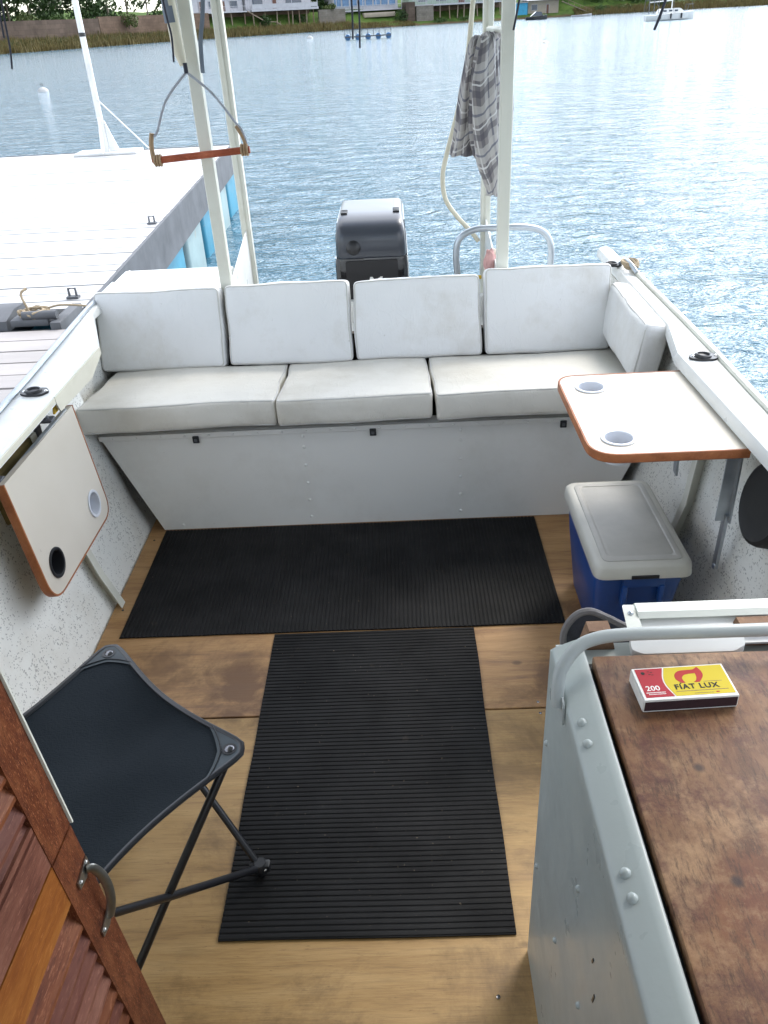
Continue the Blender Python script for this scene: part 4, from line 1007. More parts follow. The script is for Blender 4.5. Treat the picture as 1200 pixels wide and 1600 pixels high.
# folded table (left)
tb2 = thing('fold_down_table', (-.95, 1.92, .27), 'folded cream table hanging down inside the left gunwale, one cup holder white and one black', 'table')
o_ = Vector((-.974, 2.155, .632)); eu = Vector((.035, -.005, -.37)).normalized(); ev = Vector((0, -1, .02)).normalized(); ew = ev.cross(eu) if ev.cross(eu).x > 0 else eu.cross(ev)
ev = (ev-eu*ev.dot(eu)).normalized()
T2 = Matrix(((eu.x, -ev.x, ew.x, 0), (eu.y, -ev.y, ew.y, 0), (eu.z, -ev.z, ew.z, 0), (0, 0, 0, 1)))
T2 = Matrix.Translation(o_+ev*.470) @ T2
table_parts(T2, tb2, ('black', 'cupwhite'))
mb = MB(); mb.bar((-.986, 1.70, .63), (-.986, 2.14, .63), .012, .01); mb.build('hinge', 'alu', tb2)
for y in (1.715, 2.065):
    mb = MB(); mb.box(-1.05, -.990, y-.016, y+.016, .630, .640, .002, 1); mb.box(-1.05, -1.04, y-.016, y+.016, .55, .629, .002, 1); mb.rivet((-1.01, y, .6402), (0, 0, 1), .009, .008); mb.build('bracket', 'zinc', tb2)
MB().prism([(-1.0, 2.09, .64), (-1.0, 2.105, .672), (-1.0, 2.13, .672), (-1.0, 2.12, .64)], (.006, 0, 0)).build('yellow_tab', 'yellow', tb2)

# ------------------------------------------------------------------ cooler
cl = thing('cooler', (.58, 1.84, 0), 'blue picnic cooler with a worn grey lid, on the deck under the open table', 'cooler')
def loft(rings, cap=True):
    mb = MB(); n = len(rings[0])
    for r in rings: mb.v += [Vector(p) for p in r]
    for i in range(len(rings)-1):
        for j in range(n): mb.f.append([i*n+j, i*n+(j+1) % n, (i+1)*n+(j+1) % n, (i+1)*n+j])
    if cap: mb.f.append(list(range(n))[::-1]); mb.f.append([(len(rings)-1)*n+j for j in range(n)])
    return mb
def rrect(x0, x1, y0, y1, z, r, n=5): return rounded([(x0, y0, z), (x1, y0, z), (x1, y1, z), (x0, y1, z)], r, n)
mb = loft([rrect(.515, .68, 1.745, 2.06, .002, .03), rrect(.508, .688, 1.738, 2.068, .012, .035), rrect(.487, .702, 1.700, 2.092, .20, .035), rrect(.478, .712, 1.682, 2.100, .31, .035)]); mb.build('body', 'coolblue', cl, 50)
mb = loft([rrect(.470, .717, 1.664, 2.106, .300, .030), rrect(.467, .720, 1.660, 2.110, .304, .032), rrect(.470, .717, 1.663, 2.107, .333, .032), rrect(.476, .711, 1.669, 2.101, .340, .030), rrect(.486, .701, 1.68, 2.09, .3415, .026)]); mb.build('lid_rim', 'coolrim', cl, 50)
mb = loft([rrect(.491, .696, 1.686, 2.084, .3405, .02), rrect(.492, .695, 1.687, 2.083, .3440, .02), rrect(.496, .691, 1.692, 2.079, .3455, .018), rrect(.506, .681, 1.704, 2.068, .3452, .016), rrect(.508, .679, 1.706, 2.066, .3435, .016), rrect(.511, .676, 1.709, 2.063, .3434, .015), rrect(.514, .673, 1.713, 2.060, .3448, .014)]); mb.build('lid_panel', 'coollid', cl, 30)
mb = MB(); mb.box(.545, .655, 1.676, 1.690, .262, .300, .006, 2); mb.box(.545, .56, 1.672, 1.695, .20, .27, .005, 2); mb.box(.64, .655, 1.672, 1.695, .20, .27, .005, 2); mb.build('handle', 'coolblue', cl)
MB().box(.56, .63, 1.6575, 1.664, .304, .314, .001, 1).build('finger_slot', 'blackm', cl)

# ------------------------------------------------------------------ folding stool
sl = thing('camp_stool', (-.62, 1.02, 0), 'dark grey canvas folding stool with black crossed legs, beside the louvred doors', 'stool')
A = Vector((-.660, 1.358, .42)); B = Vector((-.301, 1.035, .42)); Cc = Vector((-.929, .960, .42)); D = Vector((-.570, .640, .42))
mb = MB(); N = 28; th = .0025
def seatpt(u, v):
    p = A*(1-u)*(1-v)+B*u*(1-v)+Cc*(1-u)*v+D*u*v; ctr = (A+B+Cc+D)/4
    # inward curved edges
    eu_ = 4*u*(1-u); ev_ = 4*v*(1-v); pull = .085*(eu_*(1-ev_)**2+ev_*(1-eu_)**2)
    p = p.lerp(ctr, pull*1.6)
    cc = (abs(2*u-1)*abs(2*v-1))**14; p = p.lerp(ctr, .075*cc)
    sag = -.028*eu_*ev_+.006*math.sin(u*9+v*4)*eu_*ev_+.008*noise.noise(Vector((u*3.2-v*1.1, v*1.4, 3)))*(eu_+ev_)*.8
    return p+Vector((0, 0, sag))
for side in (0, 1):
    for i in range(N+1):
        for j in range(N+1): mb.v.append(seatpt(i/N, j/N)-Vector((0, 0, th*side)))
S = (N+1)**2
for i in range(N):
    for j in range(N):
        a = i*(N+1)+j; q = [a, a+N+1, a+N+2, a+1]; mb.f.append(q); mb.f.append([x+S for x in q][::-1])
edge = [(i, 0) for i in range(N)]+[(N, j) for j in range(N)]+[(N-i, N) for i in range(N)]+[(0, N-j) for j in range(N)]
for k in range(len(edge)):
    a = edge[k][0]*(N+1)+edge[k][1]; b2 = edge[(k+1) % len(edge)]; b = b2[0]*(N+1)+b2[1]; mb.f.append([a, b, b+S, a+S])
mb.build('seat', 'canvas', sl, 60)
mb = MB(); loop = [seatpt(i/N, j/N) for i, j in edge]; mb.tube(loop+loop[:1], .0062, 8, cap=False, flat=.8); mb.build('edge_binding', 'blackm', sl)
for (cu, cv) in ((0, 0), (1, 0), (0, 1), (1, 1)):
    mb = MB(); K = 8; base = 0; su = 1 if cu == 0 else -1; sv = 1 if cv == 0 else -1; e = .20
    mb.v.append(seatpt(cu+su*.005, cv+sv*.005)+Vector((0, 0, .0035))); rows = [[0]]
    for q in range(1, K+1):
        row = []
        for w_ in range(q+1):
            fr = q/K*e; a_ = fr*(1-w_/q); b_ = fr*(w_/q); bow = .86+.14*abs(2*w_/q-1)
            row.append(len(mb.v)); mb.v.append(seatpt(cu+su*(a_*bow+.005), cv+sv*(b_*bow+.005))+Vector((0, 0, .0035)))
        rows.append(row)
    for q in range(K):
        for w_ in range(len(rows[q])):
            mb.f.append([rows[q][w_], rows[q+1][w_], rows[q+1][w_+1]])
            if w_+1 < len(rows[q]): mb.f.append([rows[q][w_], rows[q+1][w_+1], rows[q][w_+1]])
    pc = mb.build('corner_patch', 'patch', sl, 60)
    p = seatpt(cu+su*.055, cv+sv*.055)+Vector((0, 0, .0036))
    mb = MB(); mb.lathe([(.009, 0), (.0088, .002), (.0065, .0034), (.003, .0042), (.001, .0043)], p, (0, 0, 1), 20); mb.build('rivet', 'gunmetal', pc)
    mb = MB(); mb.lathe([(.014, 0), (.0138, .0012), (.0092, .0013)], p, (0, 0, 1), 24); mb.build('rivet_washer', 'black', pc)
    mb = MB(); line = [seatpt(cu+su*(.184*(1-w_/10)*(.86+.14*abs(2*w_/10-1))), cv+sv*(.184*(w_/10)*(.86+.14*abs(2*w_/10-1))))+Vector((0, 0, .0046)) for w_ in range(11)]; mb.tube(line, .0012, 5); mb.build('stitching', 'blackm', pc)
feet = {'A': Vector((-.635, 1.285, .02)), 'B': Vector((-.345, 1.062, .025)), 'C': Vector((-.865, .985, .02)), 'D': Vector((-.575, .735, .02))}
tops = {'A': A, 'B': B, 'C': Cc, 'D': D}; ctr = (A+B+Cc+D)/4
def legline(t_, f_, off=0):
    a = tops[t_].lerp(ctr, .15)+Vector((0, 0, -.012)); b = feet[f_]; mb = MB(); mb.tube([a, a.lerp(b, .5)+Vector((0, 0, off)), b], .0078, 10); return mb.build('leg', 'blackm', sl)
for t_, f_, of in (('A', 'B', .0), ('B', 'A', 0), ('B', 'D', .004), ('D', 'B', -.004), ('C', 'D', 0), ('D', 'C', 0), ('A', 'C', 0), ('C', 'A', 0)): legline(t_, f_, of)
for k_, f in feet.items():
    mb = MB(); mb.lathe([(.013, -.014), (.017, -.006), (.017, .010), (.012, .018)], f, (0, 0, 1), 14); mb.box(f.x-.022, f.x+.022, f.y-.010, f.y+.010, f.z-.004, f.z+.016, .004, 2)
    j = mb.build('foot', 'black', sl)
    mb = MB(); mb.rivet((f.x+.012, f.y-.0105, f.z+.006), (0, -1, 0), .004); mb.build('foot_rivet', 'chrome', j)

# ------------------------------------------------------------------ cabinet with counter (right foreground)
cb = thing('galley_cabinet', (.5, .4, 0), 'grey green metal galley cabinet with a worn brown wooden top, right foreground', 'cabinet')
CZ = .80; X0 = .196
mb = MB(); mb.box(X0, X0+.004, -.9, .885, .0, .765); mb.box(X0+.004, .93, .881, .885, .0, .765); mb.build('side_panel', 'cabinet', cb, 0)
mb = MB(); sec = [(X0-.002, .752), (X0-.002, .774), (X0-.0008, .7775), (X0+.003, .780), (X0+.012, .7845), (X0+.026, .791), (X0+.036, .7945), (X0+.039, .793), (X0+.040, .76), (X0-.0006, .760), (X0-.0006, .752)]
n = len(sec)
for y in (-.9, -.3, .2, .5, .7, .84, .872):
    for x, z in sec: mb.v.append(Vector((x, y, z)))
for i in range(6):
    for j in range(n): mb.f.append([i*n+j, i*n+(j+1) % n, (i+1)*n+(j+1) % n, (i+1)*n+j])
mb.f.append(list(range(n))); mb.f.append([6*n+j for j in range(n)][::-1]); mb.build('edge_trim', 'cabinet', cb, 60)
for (y, x, z) in ((.725, X0+.011, .784), (.69, X0+.011, .784), (.515, X0+.013, .785), (.487, X0+.013, .785), (.30, X0+.013, .785)): MB().rivet((x, y, z), (-.5, 0, 1), .0065, .005).build('rivet', 'cabinet', cb)
for (y, z) in ((.62, .60), (.70, .35), (.56, .44), (.50, .35), (.42, .26), (.36, .18), (.86, .6), (.86, .3)): MB().rivet((X0, y, z), (-1, 0, 0), .005, .004).build('rivet', 'cabinet', cb)
mb = MB()
for (y, z, l) in ((.53, .60, .012), (.51, .56, .02), (.46, .36, .014), (.40, .55, .01)): mb.bar((X0-.0006, y, z), (X0-.0006, y+.004, z-l), .0012, .003, (0, 1, 0))
mb.build('chips', 'blackm', cb)
mb = MB(); mb.box(X0+.041, .93, -.9, .835, .765, .779); mb.build('gap_liner', 'rubber', cb, 0)
mb = MB(); mb.box(X0+.045, .93, -.9, .83, .780, CZ, .003, 2); mb.build('counter_top', 'counterwood', cb)
mb = MB(); mb.box(X0+.006, .93, .838, .88, .7655, .778); mb.build('aft_shelf', 'cabinet', cb, 0)
# handrail
mb = MB(); path = spline([(X0-.009, .775, .765), (X0-.009, .782, .785), (X0-.004, .795, .808), (.212, .812, .827), (.235, .821, .836), (.28, .825, .840), (.40, .825, .840), (.62, .826, .840), (.9, .826, .84)], 6); mb.tube(path, .0088, 14); mb.build('handrail', 'railgrey', cb)
MB().prism(rounded([(X0-.003, .755, .745), (X0-.003, .80, .745), (X0-.003, .795, .785), (X0-.003, .76, .78)], .006, 3), (-.0025, 0, 0)).build('rail_flange', 'railgrey', cb)
# matchbox
mxp = Vector((.338, .754, CZ)); rz = R_(2.5)
MM = Matrix.Translation(mxp) @ Matrix.Rotation(rz, 4, 'Z')
mbx = thing('matchbox', mxp, 'large red and yellow matchbox with a flame printed on it, lying on the brown counter', 'matchbox')
W2, D2, H2 = .0585, .0285, .0205
mb = MB(); mb.box(-W2, W2, -D2, D2, .0006, H2, .0006, 1, mat=MM); sleeve = mb.build('sleeve', 'mx_white', mbx)
mb = MB(); mb.box(-W2+.001, W2-.001, -D2-.0004, -D2+.0005, .003, H2-.003, mat=MM); mb.build('striker', 'mx_strike', mbx, 0)
mb = MB(); mb.box(-W2-.0008, W2+.0008, -D2+.0015, D2-.0015, .002, H2-.0018, mat=MM); mb.build('tray', 'mx_white', mbx, 0)
def flat(poly, z, h=.00025): mb = MB(); mb.prism([MM @ Vector((x, y, z)) for x, y in poly], (0, 0, h)); return mb
ZT = H2+.00005; xL, xR, yB, yT = -W2+.0035, W2-.0025, -D2+.0045, D2-.0022
wave = lambda t, o=0: -.0215+o+.0042*math.sin(t*math.pi*1.35+2.6)
ts = [i/16 for i in range(17)]
red = [(xL, yB), (wave(0), yB)]+[(wave(t), yB+(yT-yB)*t) for t in ts[1:]]+[(xL, yT)]
flat(red, ZT).build('red_print', 'mx_red', sleeve, 0)
yel = [(wave(t, .0018), yB+(yT-yB)*t) for t in ts]+[(xR, yT), (xR, yB)]
flat(yel, ZT).build('yellow_print', 'mx_yellow', sleeve, 0)
# flame mark: open loop with a pointed tip
def arc(pts): return [(p.x, p.y) for p in spline([(a, b, 0) for a, b in pts], 5)]
outer = arc([(-.0035, -.0025), (-.0085, .004), (-.008, .0125), (-.001, .0190), (.010, .0200), (.018, .0205), (.0245, .0245)])
right = arc([(.0245, .0245), (.0275, .017), (.0272, .009), (.0225, .0015), (.019, -.0025)])
inner1 = arc([(.0115, -.0022), (.0155, .001), (.0180, .0065), (.0185, .0135)])
inner2 = arc([(.0185, .0135), (.010, .0130), (.0035, .0110), (-.0005, .0055), (.001, -.0022)])
flat(outer+right[1:]+inner1+inner2[1:], ZT+.00026, .00015).build('flame_print', 'mx_flame', sleeve, 0)
def put(x, y, z): return MM @ Matrix.Translation((x, y, z))
text_mb('FIAT LUX', .0118, put(-.0150, -.0128, ZT+.00045), .0001, .00032, sx=1.0).build('brand_lettering', 'mx_ink', sleeve, 0)
mb = MB(); mb.box(-.0064, -.0046, -.0036, -.0020, ZT+.00042, ZT+.0006, mat=MM); mb.build('letter_dot', 'mx_ink', sleeve, 0)
text_mb('200', .0118, put(-.0510, -.0125, ZT+.0003), .0001, .0001).build('count_lettering', 'mx_white', sleeve, 0)
mb = MB()
def fine(x0, x1, y, hh, z, seed):
    rnd = random.Random(seed); x = x0
    while x < x1:
        l = rnd.uniform(.0006, .0014); mb.box(x, min(x+l, x1), y, y+hh, z, z+.0001, mat=MM); x += l+.0004
fine(-.0525, -.0285, -.0168, .0014, ZT+.00027, 1); fine(-.050, -.0285, -.0195, .0012, ZT+.00027, 2); mb.build('fine_print', 'mx_white', sleeve, 0)
mb = MB(); fine(.024, .047, -.0022, .0009, ZT+.00027, 3); fine(-.015, .050, -.0170, .0011, ZT+.00027, 4); fine(.006, .030, -.0215, .0008, ZT+.00027, 5); mb.build('fine_print', 'brownwood', sleeve, 0)
mb = MB(); mb.lathe([(.0026, 0), (.0026, .0001)], MM @ Vector((-.0465, .0185, ZT+.0003)), (0, 0, 1), 12)
for dx, dy in ((.006, .002), (.0095, .0005), (.0065, -.003), (.010, -.004)): mb.box(-.0465+dx, -.0465+dx+.0028, .0185+dy, .0185+dy+.001, ZT+.0003, ZT+.0004, mat=MM)
mb.build('safety_marks', 'mx_ink', sleeve, 0)
MB().box(.033, .037, -.0215, -.0198, ZT+.00027, ZT+.0004, mat=MM).build('red_spot', 'mx_flame', sleeve, 0)

# things behind the handrail
wd = thing('folded_stove', (.42, .88, .78), 'ivory enamelled folding appliance with a bolted side arm, behind the grey handrail', 'appliance')
mb = MB(); mb.prism(rounded([(.300, .848, .792), (.298, .868, .808), (.300, .914, .817), (.306, .926, .810), (.306, .850, .780)], .006, 3), (.020, 0, 0)); mb.build('side_arm', 'ivory', wd)
mb = MB(); mb.prism([(.3185, .928, .806), (.3185, .918, .818), (.3185, .898, .818), (.3185, .890, .812), (.3185, .902, .808), (.3185, .915, .802)], (.6, 0, 0)); mb.build('top_rim', 'ivory', wd, 30)
mb = MB(); mb.prism([(.3185, .901, .807), (.3185, .852, .795), (.3185, .854, .790), (.3185, .904, .801)], (.6, 0, 0)); mb.build('inner_plate', 'white_pl', wd, 0)
mb = MB(); mb.prism(rounded([(.298, .842, .786), (.312, .8355, .7835), (.435, .8355, .7835), (.452, .843, .788), (.452, .86, .796), (.298, .86, .796)], [.004]*6, 3), (0, .0, .012)); mb.build('base_tray', 'white_pl', wd, 30)
mb = MB(); mb.rivet((.311, .866, .8075), (0, -.3, 1), .006, .004); mb.rivet((.309, .900, .8145), (0, -.2, 1), .004, .003); mb.build('bolt', 'alu', wd)
for (x, y, lb, w_) in ((.259, .876, 'small dark wooden block standing at the cabinet corner, left of the ivory appliance', .019), (.478, .874, 'brown wooden block behind the handrail at the right picture edge', .032)):
    mb = MB(); mb.prism([(x-w_-.004, y-.010, .7785), (x-w_*.8, y-.010, .8125), (x+w_*.8, y-.010, .8125), (x+w_+.004, y-.010, .7785)], (0, .022, 0)); tag(mb.build('wooden_block', 'block', None, 0), lb, 'block')
# dark felt panel with piping, leaning on the aft side of the cabinet
vs = thing('padded_visor', (.30, .93, .70), 'dark padded panel with a grey piped rim, standing behind the cabinet corner', 'padded panel')
def vp(px_, pz_): return Vector((px_, .936, pz_))
out = spline([vp(.232, .70), vp(.226, .748), vp(.240, .780), vp(.262, .789), vp(.29, .775), vp(.318, .758), vp(.345, .752), vp(.39, .745), vp(.41, .70)], 5)
MB().prism(out, (0, .006, 0)).build('felt_panel', 'mesh', vs, 0)
MB().tube([p+Vector((0, .003, 0)) for p in out], .0055, 8).build('piping', 'pipegrey', vs)

# ------------------------------------------------------------------ louvred shutter doors (left foreground)
sv = Vector((.0597, -.0012, -.9982)).normalized(); dv = Vector((.02, 1, 0)).normalized(); nv = dv.cross(sv).normalized()
if nv.x < 0: nv = -nv
P0 = Vector((-.3488, .5539, .4267))
def dp(s, d, n_=0.0): return P0+sv*s+dv*d+nv*n_
DW = .42; ST = .050
def dbox(mb, s0, s1, d0, d1, n0, n1):
    vs_ = [dp(s, d, n_) for s in (s0, s1) for d in (d0, d1) for n_ in (n0, n1)]
    mb.add(vs_, [(0, 1, 3, 2), (4, 6, 7, 5), (0, 4, 5, 1), (2, 3, 7, 6), (0, 2, 6, 4), (1, 5, 7, 3)]); return mb
def leafdoor(s0, s1, label, rail0, rail1, mats, topm, botm, seed):
    r = thing('louvred_door', dp(s1, -DW/2), label, 'door', 'louvred shutter doors')
    dbox(MB(), s0, s1, -ST, 0, -.024, 0).build('stile', 'stile', r, 0); dbox(MB(), s0, s1, -DW, -DW+ST, -.024, 0).build('stile', 'stile', r, 0)
    dbox(MB(), s0, s0+rail0, -DW+ST, -ST, -.022, -.001).build('rail', topm, r, 0); dbox(MB(), s1-rail1, s1, -DW+ST, -ST, -.022, -.001).build('rail', botm, r, 0)
    s = s0+rail0+.004; k = 0; rnd = random.Random(seed)
    while s < s1-rail1-.02:
        mb = MB(); a, b = dp(s, -ST, -.020), dp(s+.034, -ST, -.001); t_ = Vector(nv)*.0; e = dv*(-(DW-2*ST))
        n2 = (sv*.5+nv*-.9).normalized()*.006
        mb.prism([a, b, b+n2*.0+sv*.005, a+sv*.006], e); mb.build('slat', mats[rnd.randrange(len(mats))], r, 0); s += .0265; k += 1
    return r
leafdoor(-1.05, -.412, 'upper louvred shutter door of dark red wood with a white edge strip', .07, .060, ['shutter2', 'shutter4', 'shutter'], 'shutter', 'shutter2', 4)
ld = leafdoor(-.409, .42, 'lower louvred shutter door with an amber top rail and a chrome pull handle', .062, .08, ['shutter', 'shutter2', 'shutter4', 'shutter'], 'shutter3', 'shutter', 9)
ud = [o for o in bpy.data.objects if o.name.startswith('louvred_door') and 'upper' in o.get('label', '')][0]
dbox(MB(), -1.05, -.412, .0005, .0028, -.020, .003).build('white_edge_strip', 'post', ud, 0)
mb = MB()
for (s, ) in ((-.350,), (-.262,)):
    mb.prism([dp(s-.004, -.032, .0005), dp(s+.006, -.032, .0005), dp(s+.009, -.016, .0005), dp(s+.003, -.002, .0005), dp(s-.010, -.002, .0005), dp(s-.007, -.016, .0005)], nv*.002)
    mb.rivet(dp(s+.001, -.027, .0025), nv, .003, .002); mb.rivet(dp(s-.005, -.007, .0025), nv, .003, .002)
hp = spline([dp(-.350, -.012, .003), dp(-.348, -.009, .007), dp(-.338, -.006, .010), (dp(-.322, -.004, .012)), dp(-.304, -.004, .012), dp(-.286, -.006, .010), dp(-.270, -.009, .006), dp(-.262, -.012, .003)], 5)
mb.tube(hp, .0028, 10, flat=2.0); mb.build('pull_handle', 'dullmetal', ld)

# ------------------------------------------------------------------ cabin and canopy
cp = thing('canopy', (-.13, 1.2, 0), 'painted metal canopy on slim cream posts standing behind the stern cushions', 'canopy')
PX = (-.655, .385)
for sx_ in PX:
    mb = MB(); mb.box(sx_-.021, sx_+.021, 3.03, 3.072, .43, 2.05, .003, 1); mb.build('post', 'post', cp)
    xr = sx_+(.0 if sx_ < 0 else -.005)
    mb = MB(); mb.box(xr-.020, xr+.020, 3.60, 3.64, .40, 2.05, .003, 1); mb.box(xr-.003, xr+.003, 3.5935, 3.5995, .8, 2.0); mb.build('post', 'post', cp)
    mb = MB(); mb.prism([(xr-.003, 3.072, .45), (xr-.003, 3.072, .69), (xr-.003, 3.10, .70), (xr-.003, 3.599, .80), (xr-.003, 3.599, .45)], (.006, 0, 0)); mb.build('gusset_plate', 'gunwale', cp, 0)
mb = MB(); mb.box(-1.18, .95, -1.2, 3.78, 2.10, 2.14, .01, 2); mb.build('roof_panel', 'roof', cp)
mb = MB()
for y in (.2, 1.0, 1.8, 2.6, 3.05, 3.62): mb.box(-1.15, .92, y-.02, y+.02, 2.051, 2.099)
for x in (-1.15, .90): mb.box(x, x+.02, -1.5, 3.7, 2.05, 2.098)
mb.build('roof_frame', 'post', cp, 0)
cbn = thing('cabin', (-.1, -.8, 0), 'boat cabin around the viewpoint, with side walls and a bulkhead', 'cabin')
MB().box(-1.12, -1.09, -1.6, .20, .705, 2.05).build('side_wall', 'cream', cbn, 0)
MB().box(.88, .91, -1.6, .20, .705, 2.05).build('side_wall', 'cream', cbn, 0)
MB().box(-1.09, .88, -1.6, -1.57, 0, .95).build('rear_wall', 'cream', cbn, 0)
MB().box(-1.09, -.38, .17, .20, .0, 2.05).build('bulkhead', 'cream', cbn, 0)

# straps and cords hanging from the canopy edge
def hang(name, pts, r, mat, lb, cat, grp=None, flat_=1.0, tops=None):
    o = thing(name, pts[0], lb, cat, grp); MB().tube(spline(pts, 6), r, 8, flat=flat_).build('line', mat, o); return o
gc = 'thin cords hanging from the canopy edge'
hang('tie_line', [(-1.15, 2.9, 2.05), (-1.172, 2.9, 1.75), (-1.185, 2.9, 1.60), (-1.190, 2.9, 1.53), (-1.2, 2.9, 1.475)], .0032, 'cordnavy', 'dark cord with the longer end, of the pair hanging at the left picture edge', 'cord', gc)
hang('tie_line', [(-1.155, 2.9, 2.05), (-1.18, 2.9, 1.8), (-1.195, 2.9, 1.62), (-1.2, 2.9, 1.56)], .0032, 'cordnavy', 'dark cord with the shorter end, of the pair hanging at the left picture edge', 'cord', gc)
hang('tie_line', [(-.67, 2.85, 2.05), (-.678, 2.85, 1.75), (-.672, 2.85, 1.60), (-.666, 2.85, 1.54), (-.672, 2.85, 1.47)], .0032, 'cordnavy', 'dark curved cord hanging just left of the beige rolled pole', 'cord', gc)
hang('hanging_strap', [(-.53, 3.0, 2.05), (-.565, 3.0, 1.75), (-.59, 3.0, 1.60), (-.61, 3.0, 1.52), (-.618, 3.0, 1.43)], .007, 'strapgrey', 'thicker grey blue strap hanging between the two left posts', 'strap', None, .5)
hang('tie_line', [(-.115, 3.0, 2.05), (-.117, 3.0, 1.75), (-.116, 3.0, 1.58), (-.119, 3.0, 1.50)], .003, 'cordnavy', 'left dark cord of the pair hanging above the drum raft', 'cord', gc)
hang('tie_line', [(-.10, 3.0, 2.05), (-.098, 3.0, 1.75), (-.094, 3.0, 1.58), (-.098, 3.0, 1.475)], .003, 'cordnavy', 'right dark cord of the pair hanging above the drum raft', 'cord', gc)
hang('tie_line', [(.46, 3.0, 2.05), (.44, 3.0, 1.75), (.415, 3.0, 1.60), (.396, 3.0, 1.50)], .0035, 'cordnavy', 'dark cord hanging against the right front post, above the shirt', 'cord', gc)
hang('tie_line', [(.95, 3.0, 2.05), (.90, 3.0, 1.7), (.868, 3.0, 1.55), (.845, 3.0, 1.478)], .0045, 'cordnavy', 'dark cord hanging alone in front of the sailing yacht', 'cord', gc)

# rolled pole and swing handle on the left post
rp = thing('rolled_pole', (-.68, 3.0, 1.45), 'beige foam wrapped pole strapped along the left front post', 'pole')
MB().tube([(-.705, 2.985, 2.04), (-.69, 2.985, 1.7), (-.683, 2.985, 1.50), (-.674, 2.985, 1.455)], .02, 14, rs=[.020, .020, .020, .012]).build('tube', 'hose', rp)
MB().tube([(-.701, 2.985, 1.95), (-.691, 2.985, 1.585)], .0245, 14, rs=[.012, .0215]).build('tape', 'strapgrey', rp)
MB().tube([(-.6915, 2.985, 1.62), (-.6895, 2.985, 1.575)], .0225, 14).build('band', 'strapgrey', rp)
sw = thing('swing_handle', (-.66, 2.96, 1.19), 'red wooden rod handle hung on a pale rope from the beige pole', 'handle')
ap = Vector((-.664, 2.965, 1.437)); e1 = Vector((-.818, 2.965, 1.178)); e2 = Vector((-.496, 2.965, 1.197))
MB().tube([e1-Vector((.006, 0, 0)), e2+Vector((.006, 0, 0))], .0115, 14).build('rod', 'rod', sw)
mb = MB(); mb.tube(spline([ap, ap.lerp(e1, .35)+Vector((-.028, 0, .012)), ap.lerp(e1, .7)+Vector((-.022, 0, .01)), e1+Vector((0, 0, .07)), e1+Vector((0, 0, .012))], 6), .0042, 8)
mb.tube(spline([ap, ap.lerp(e2, .35)+Vector((.016, 0, .018)), ap.lerp(e2, .7)+Vector((.018, 0, .016)), e2+Vector((-.012, 0, .06)), e2+Vector((0, 0, .01))], 6), .0042, 8); mb.build('rope', 'ropegrey', sw)
mb = MB(); mb.tube(spline([e1+Vector((.006, 0, .085)), e1+Vector((-.003, 0, .05)), e1+Vector((-.004, 0, -.005))], 4), .008, 8); mb.build('leather_wrap', 'leather', sw); mb = MB(); mb.tube(spline([e2+Vector((-.03, 0, .075)), e2+Vector((-.012, 0, .04)), e2+Vector((.0, 0, 0))], 4), .0065, 8); mb.build('leather_wrap', 'leather', sw)
for e_, s_ in ((e1, -1), (e2, 1)):
    mb = MB()
    for k in range(3): c = e_+Vector((s_*(.002+k*.009)*-1, 0, 0)); mb.tube([c+Vector((0, math.cos(a)*.0150, math.sin(a)*.0165)) for a in [i*math.pi/6 for i in range(13)]], .0042, 6, cap=False)
    mb.build('knot', 'leather', sw)
MB().tube([ap+Vector((0, 0, .026)), ap-Vector((0, 0, .004))], .007, 10).build('whipping', 'cordnavy', sw)

# plaid shirt
sh = thing('plaid_shirt', (.33, 3.33, .97), 'grey checked flannel shirt hung over the rail between the two right posts', 'shirt')
def lobe(path, widths, depths, folds, ph, cuff=False, vv0=0):
    mb = MB(); mb.uvs = []; pts = [Vector(p)+Vector((.018, 0, 0)) for p in path]; fine_ = spline([(p.x, p.y, p.z) for p in pts], 7); k = len(fine_); n = 44; cum = vv0
    for i, p in enumerate(fine_):
        t = i/(k-1)*(len(pts)-1); a = int(min(t, len(pts)-1.001)); f = t-a
        wd_ = widths[a]*(1-f)+widths[a+1]*f; dp_ = depths[a]*(1-f)+depths[a+1]*f
        if i: cum += (p-fine_[i-1]).length
        for j in range(n):
            ang = 2*math.pi*j/n
            fold = 1+.20*math.sin(ang*folds+ph+i*.045)+.12*noise.noise(Vector((math.cos(ang)*1.5+ph, math.sin(ang)*1.5, i*.10)))+.08*math.sin(ang*(folds+4)-i*.03)
            mb.v.append(Vector((p.x+math.cos(ang)*wd_*fold, p.y+math.sin(ang)*dp_*fold, p.z+.008*noise.noise(Vector((j*.3, i*.3, ph))))))
            mb.uvs.append((ang/(2*math.pi)*.40+ph*.07-.10*cum, cum*1.0+.05*math.sin(ang+.6)+ph*.05))
    for i in range(k-1):
        for j in range(n): mb.f.append([i*n+j, i*n+(j+1) % n, (i+1)*n+(j+1) % n, (i+1)*n+j])
    mb.f.append(list(range(n))[::-1]); mb.f.append([(k-1)*n+j for j in range(n)])
    return mb
Ys = 3.30
lobe([(.345, Ys+.03, 1.492), (.335, Ys, 1.465), (.325, Ys, 1.34), (.33, Ys, 1.22), (.34, Ys, 1.10), (.345, Ys, 1.06)], [.012, .046, .066, .07, .06, .03], [.012, .035, .05, .05, .045, .03], 5, .3).build('body', 'plaid', sh, 70)
lobe([(.322, Ys-.05, 1.495), (.318, Ys-.07, 1.465), (.305, Ys-.08, 1.34), (.31, Ys-.08, 1.2), (.325, Ys-.08, 1.08), (.338, Ys-.08, 1.02), (.345, Ys-.08, .985), (.349, Ys-.08, .965)], [.006, .026, .040, .043, .038, .028, .020, .024], [.006, .024, .035, .035, .03, .022, .017, .02], 3, 1.7).build('sleeve', 'plaid', sh, 70)
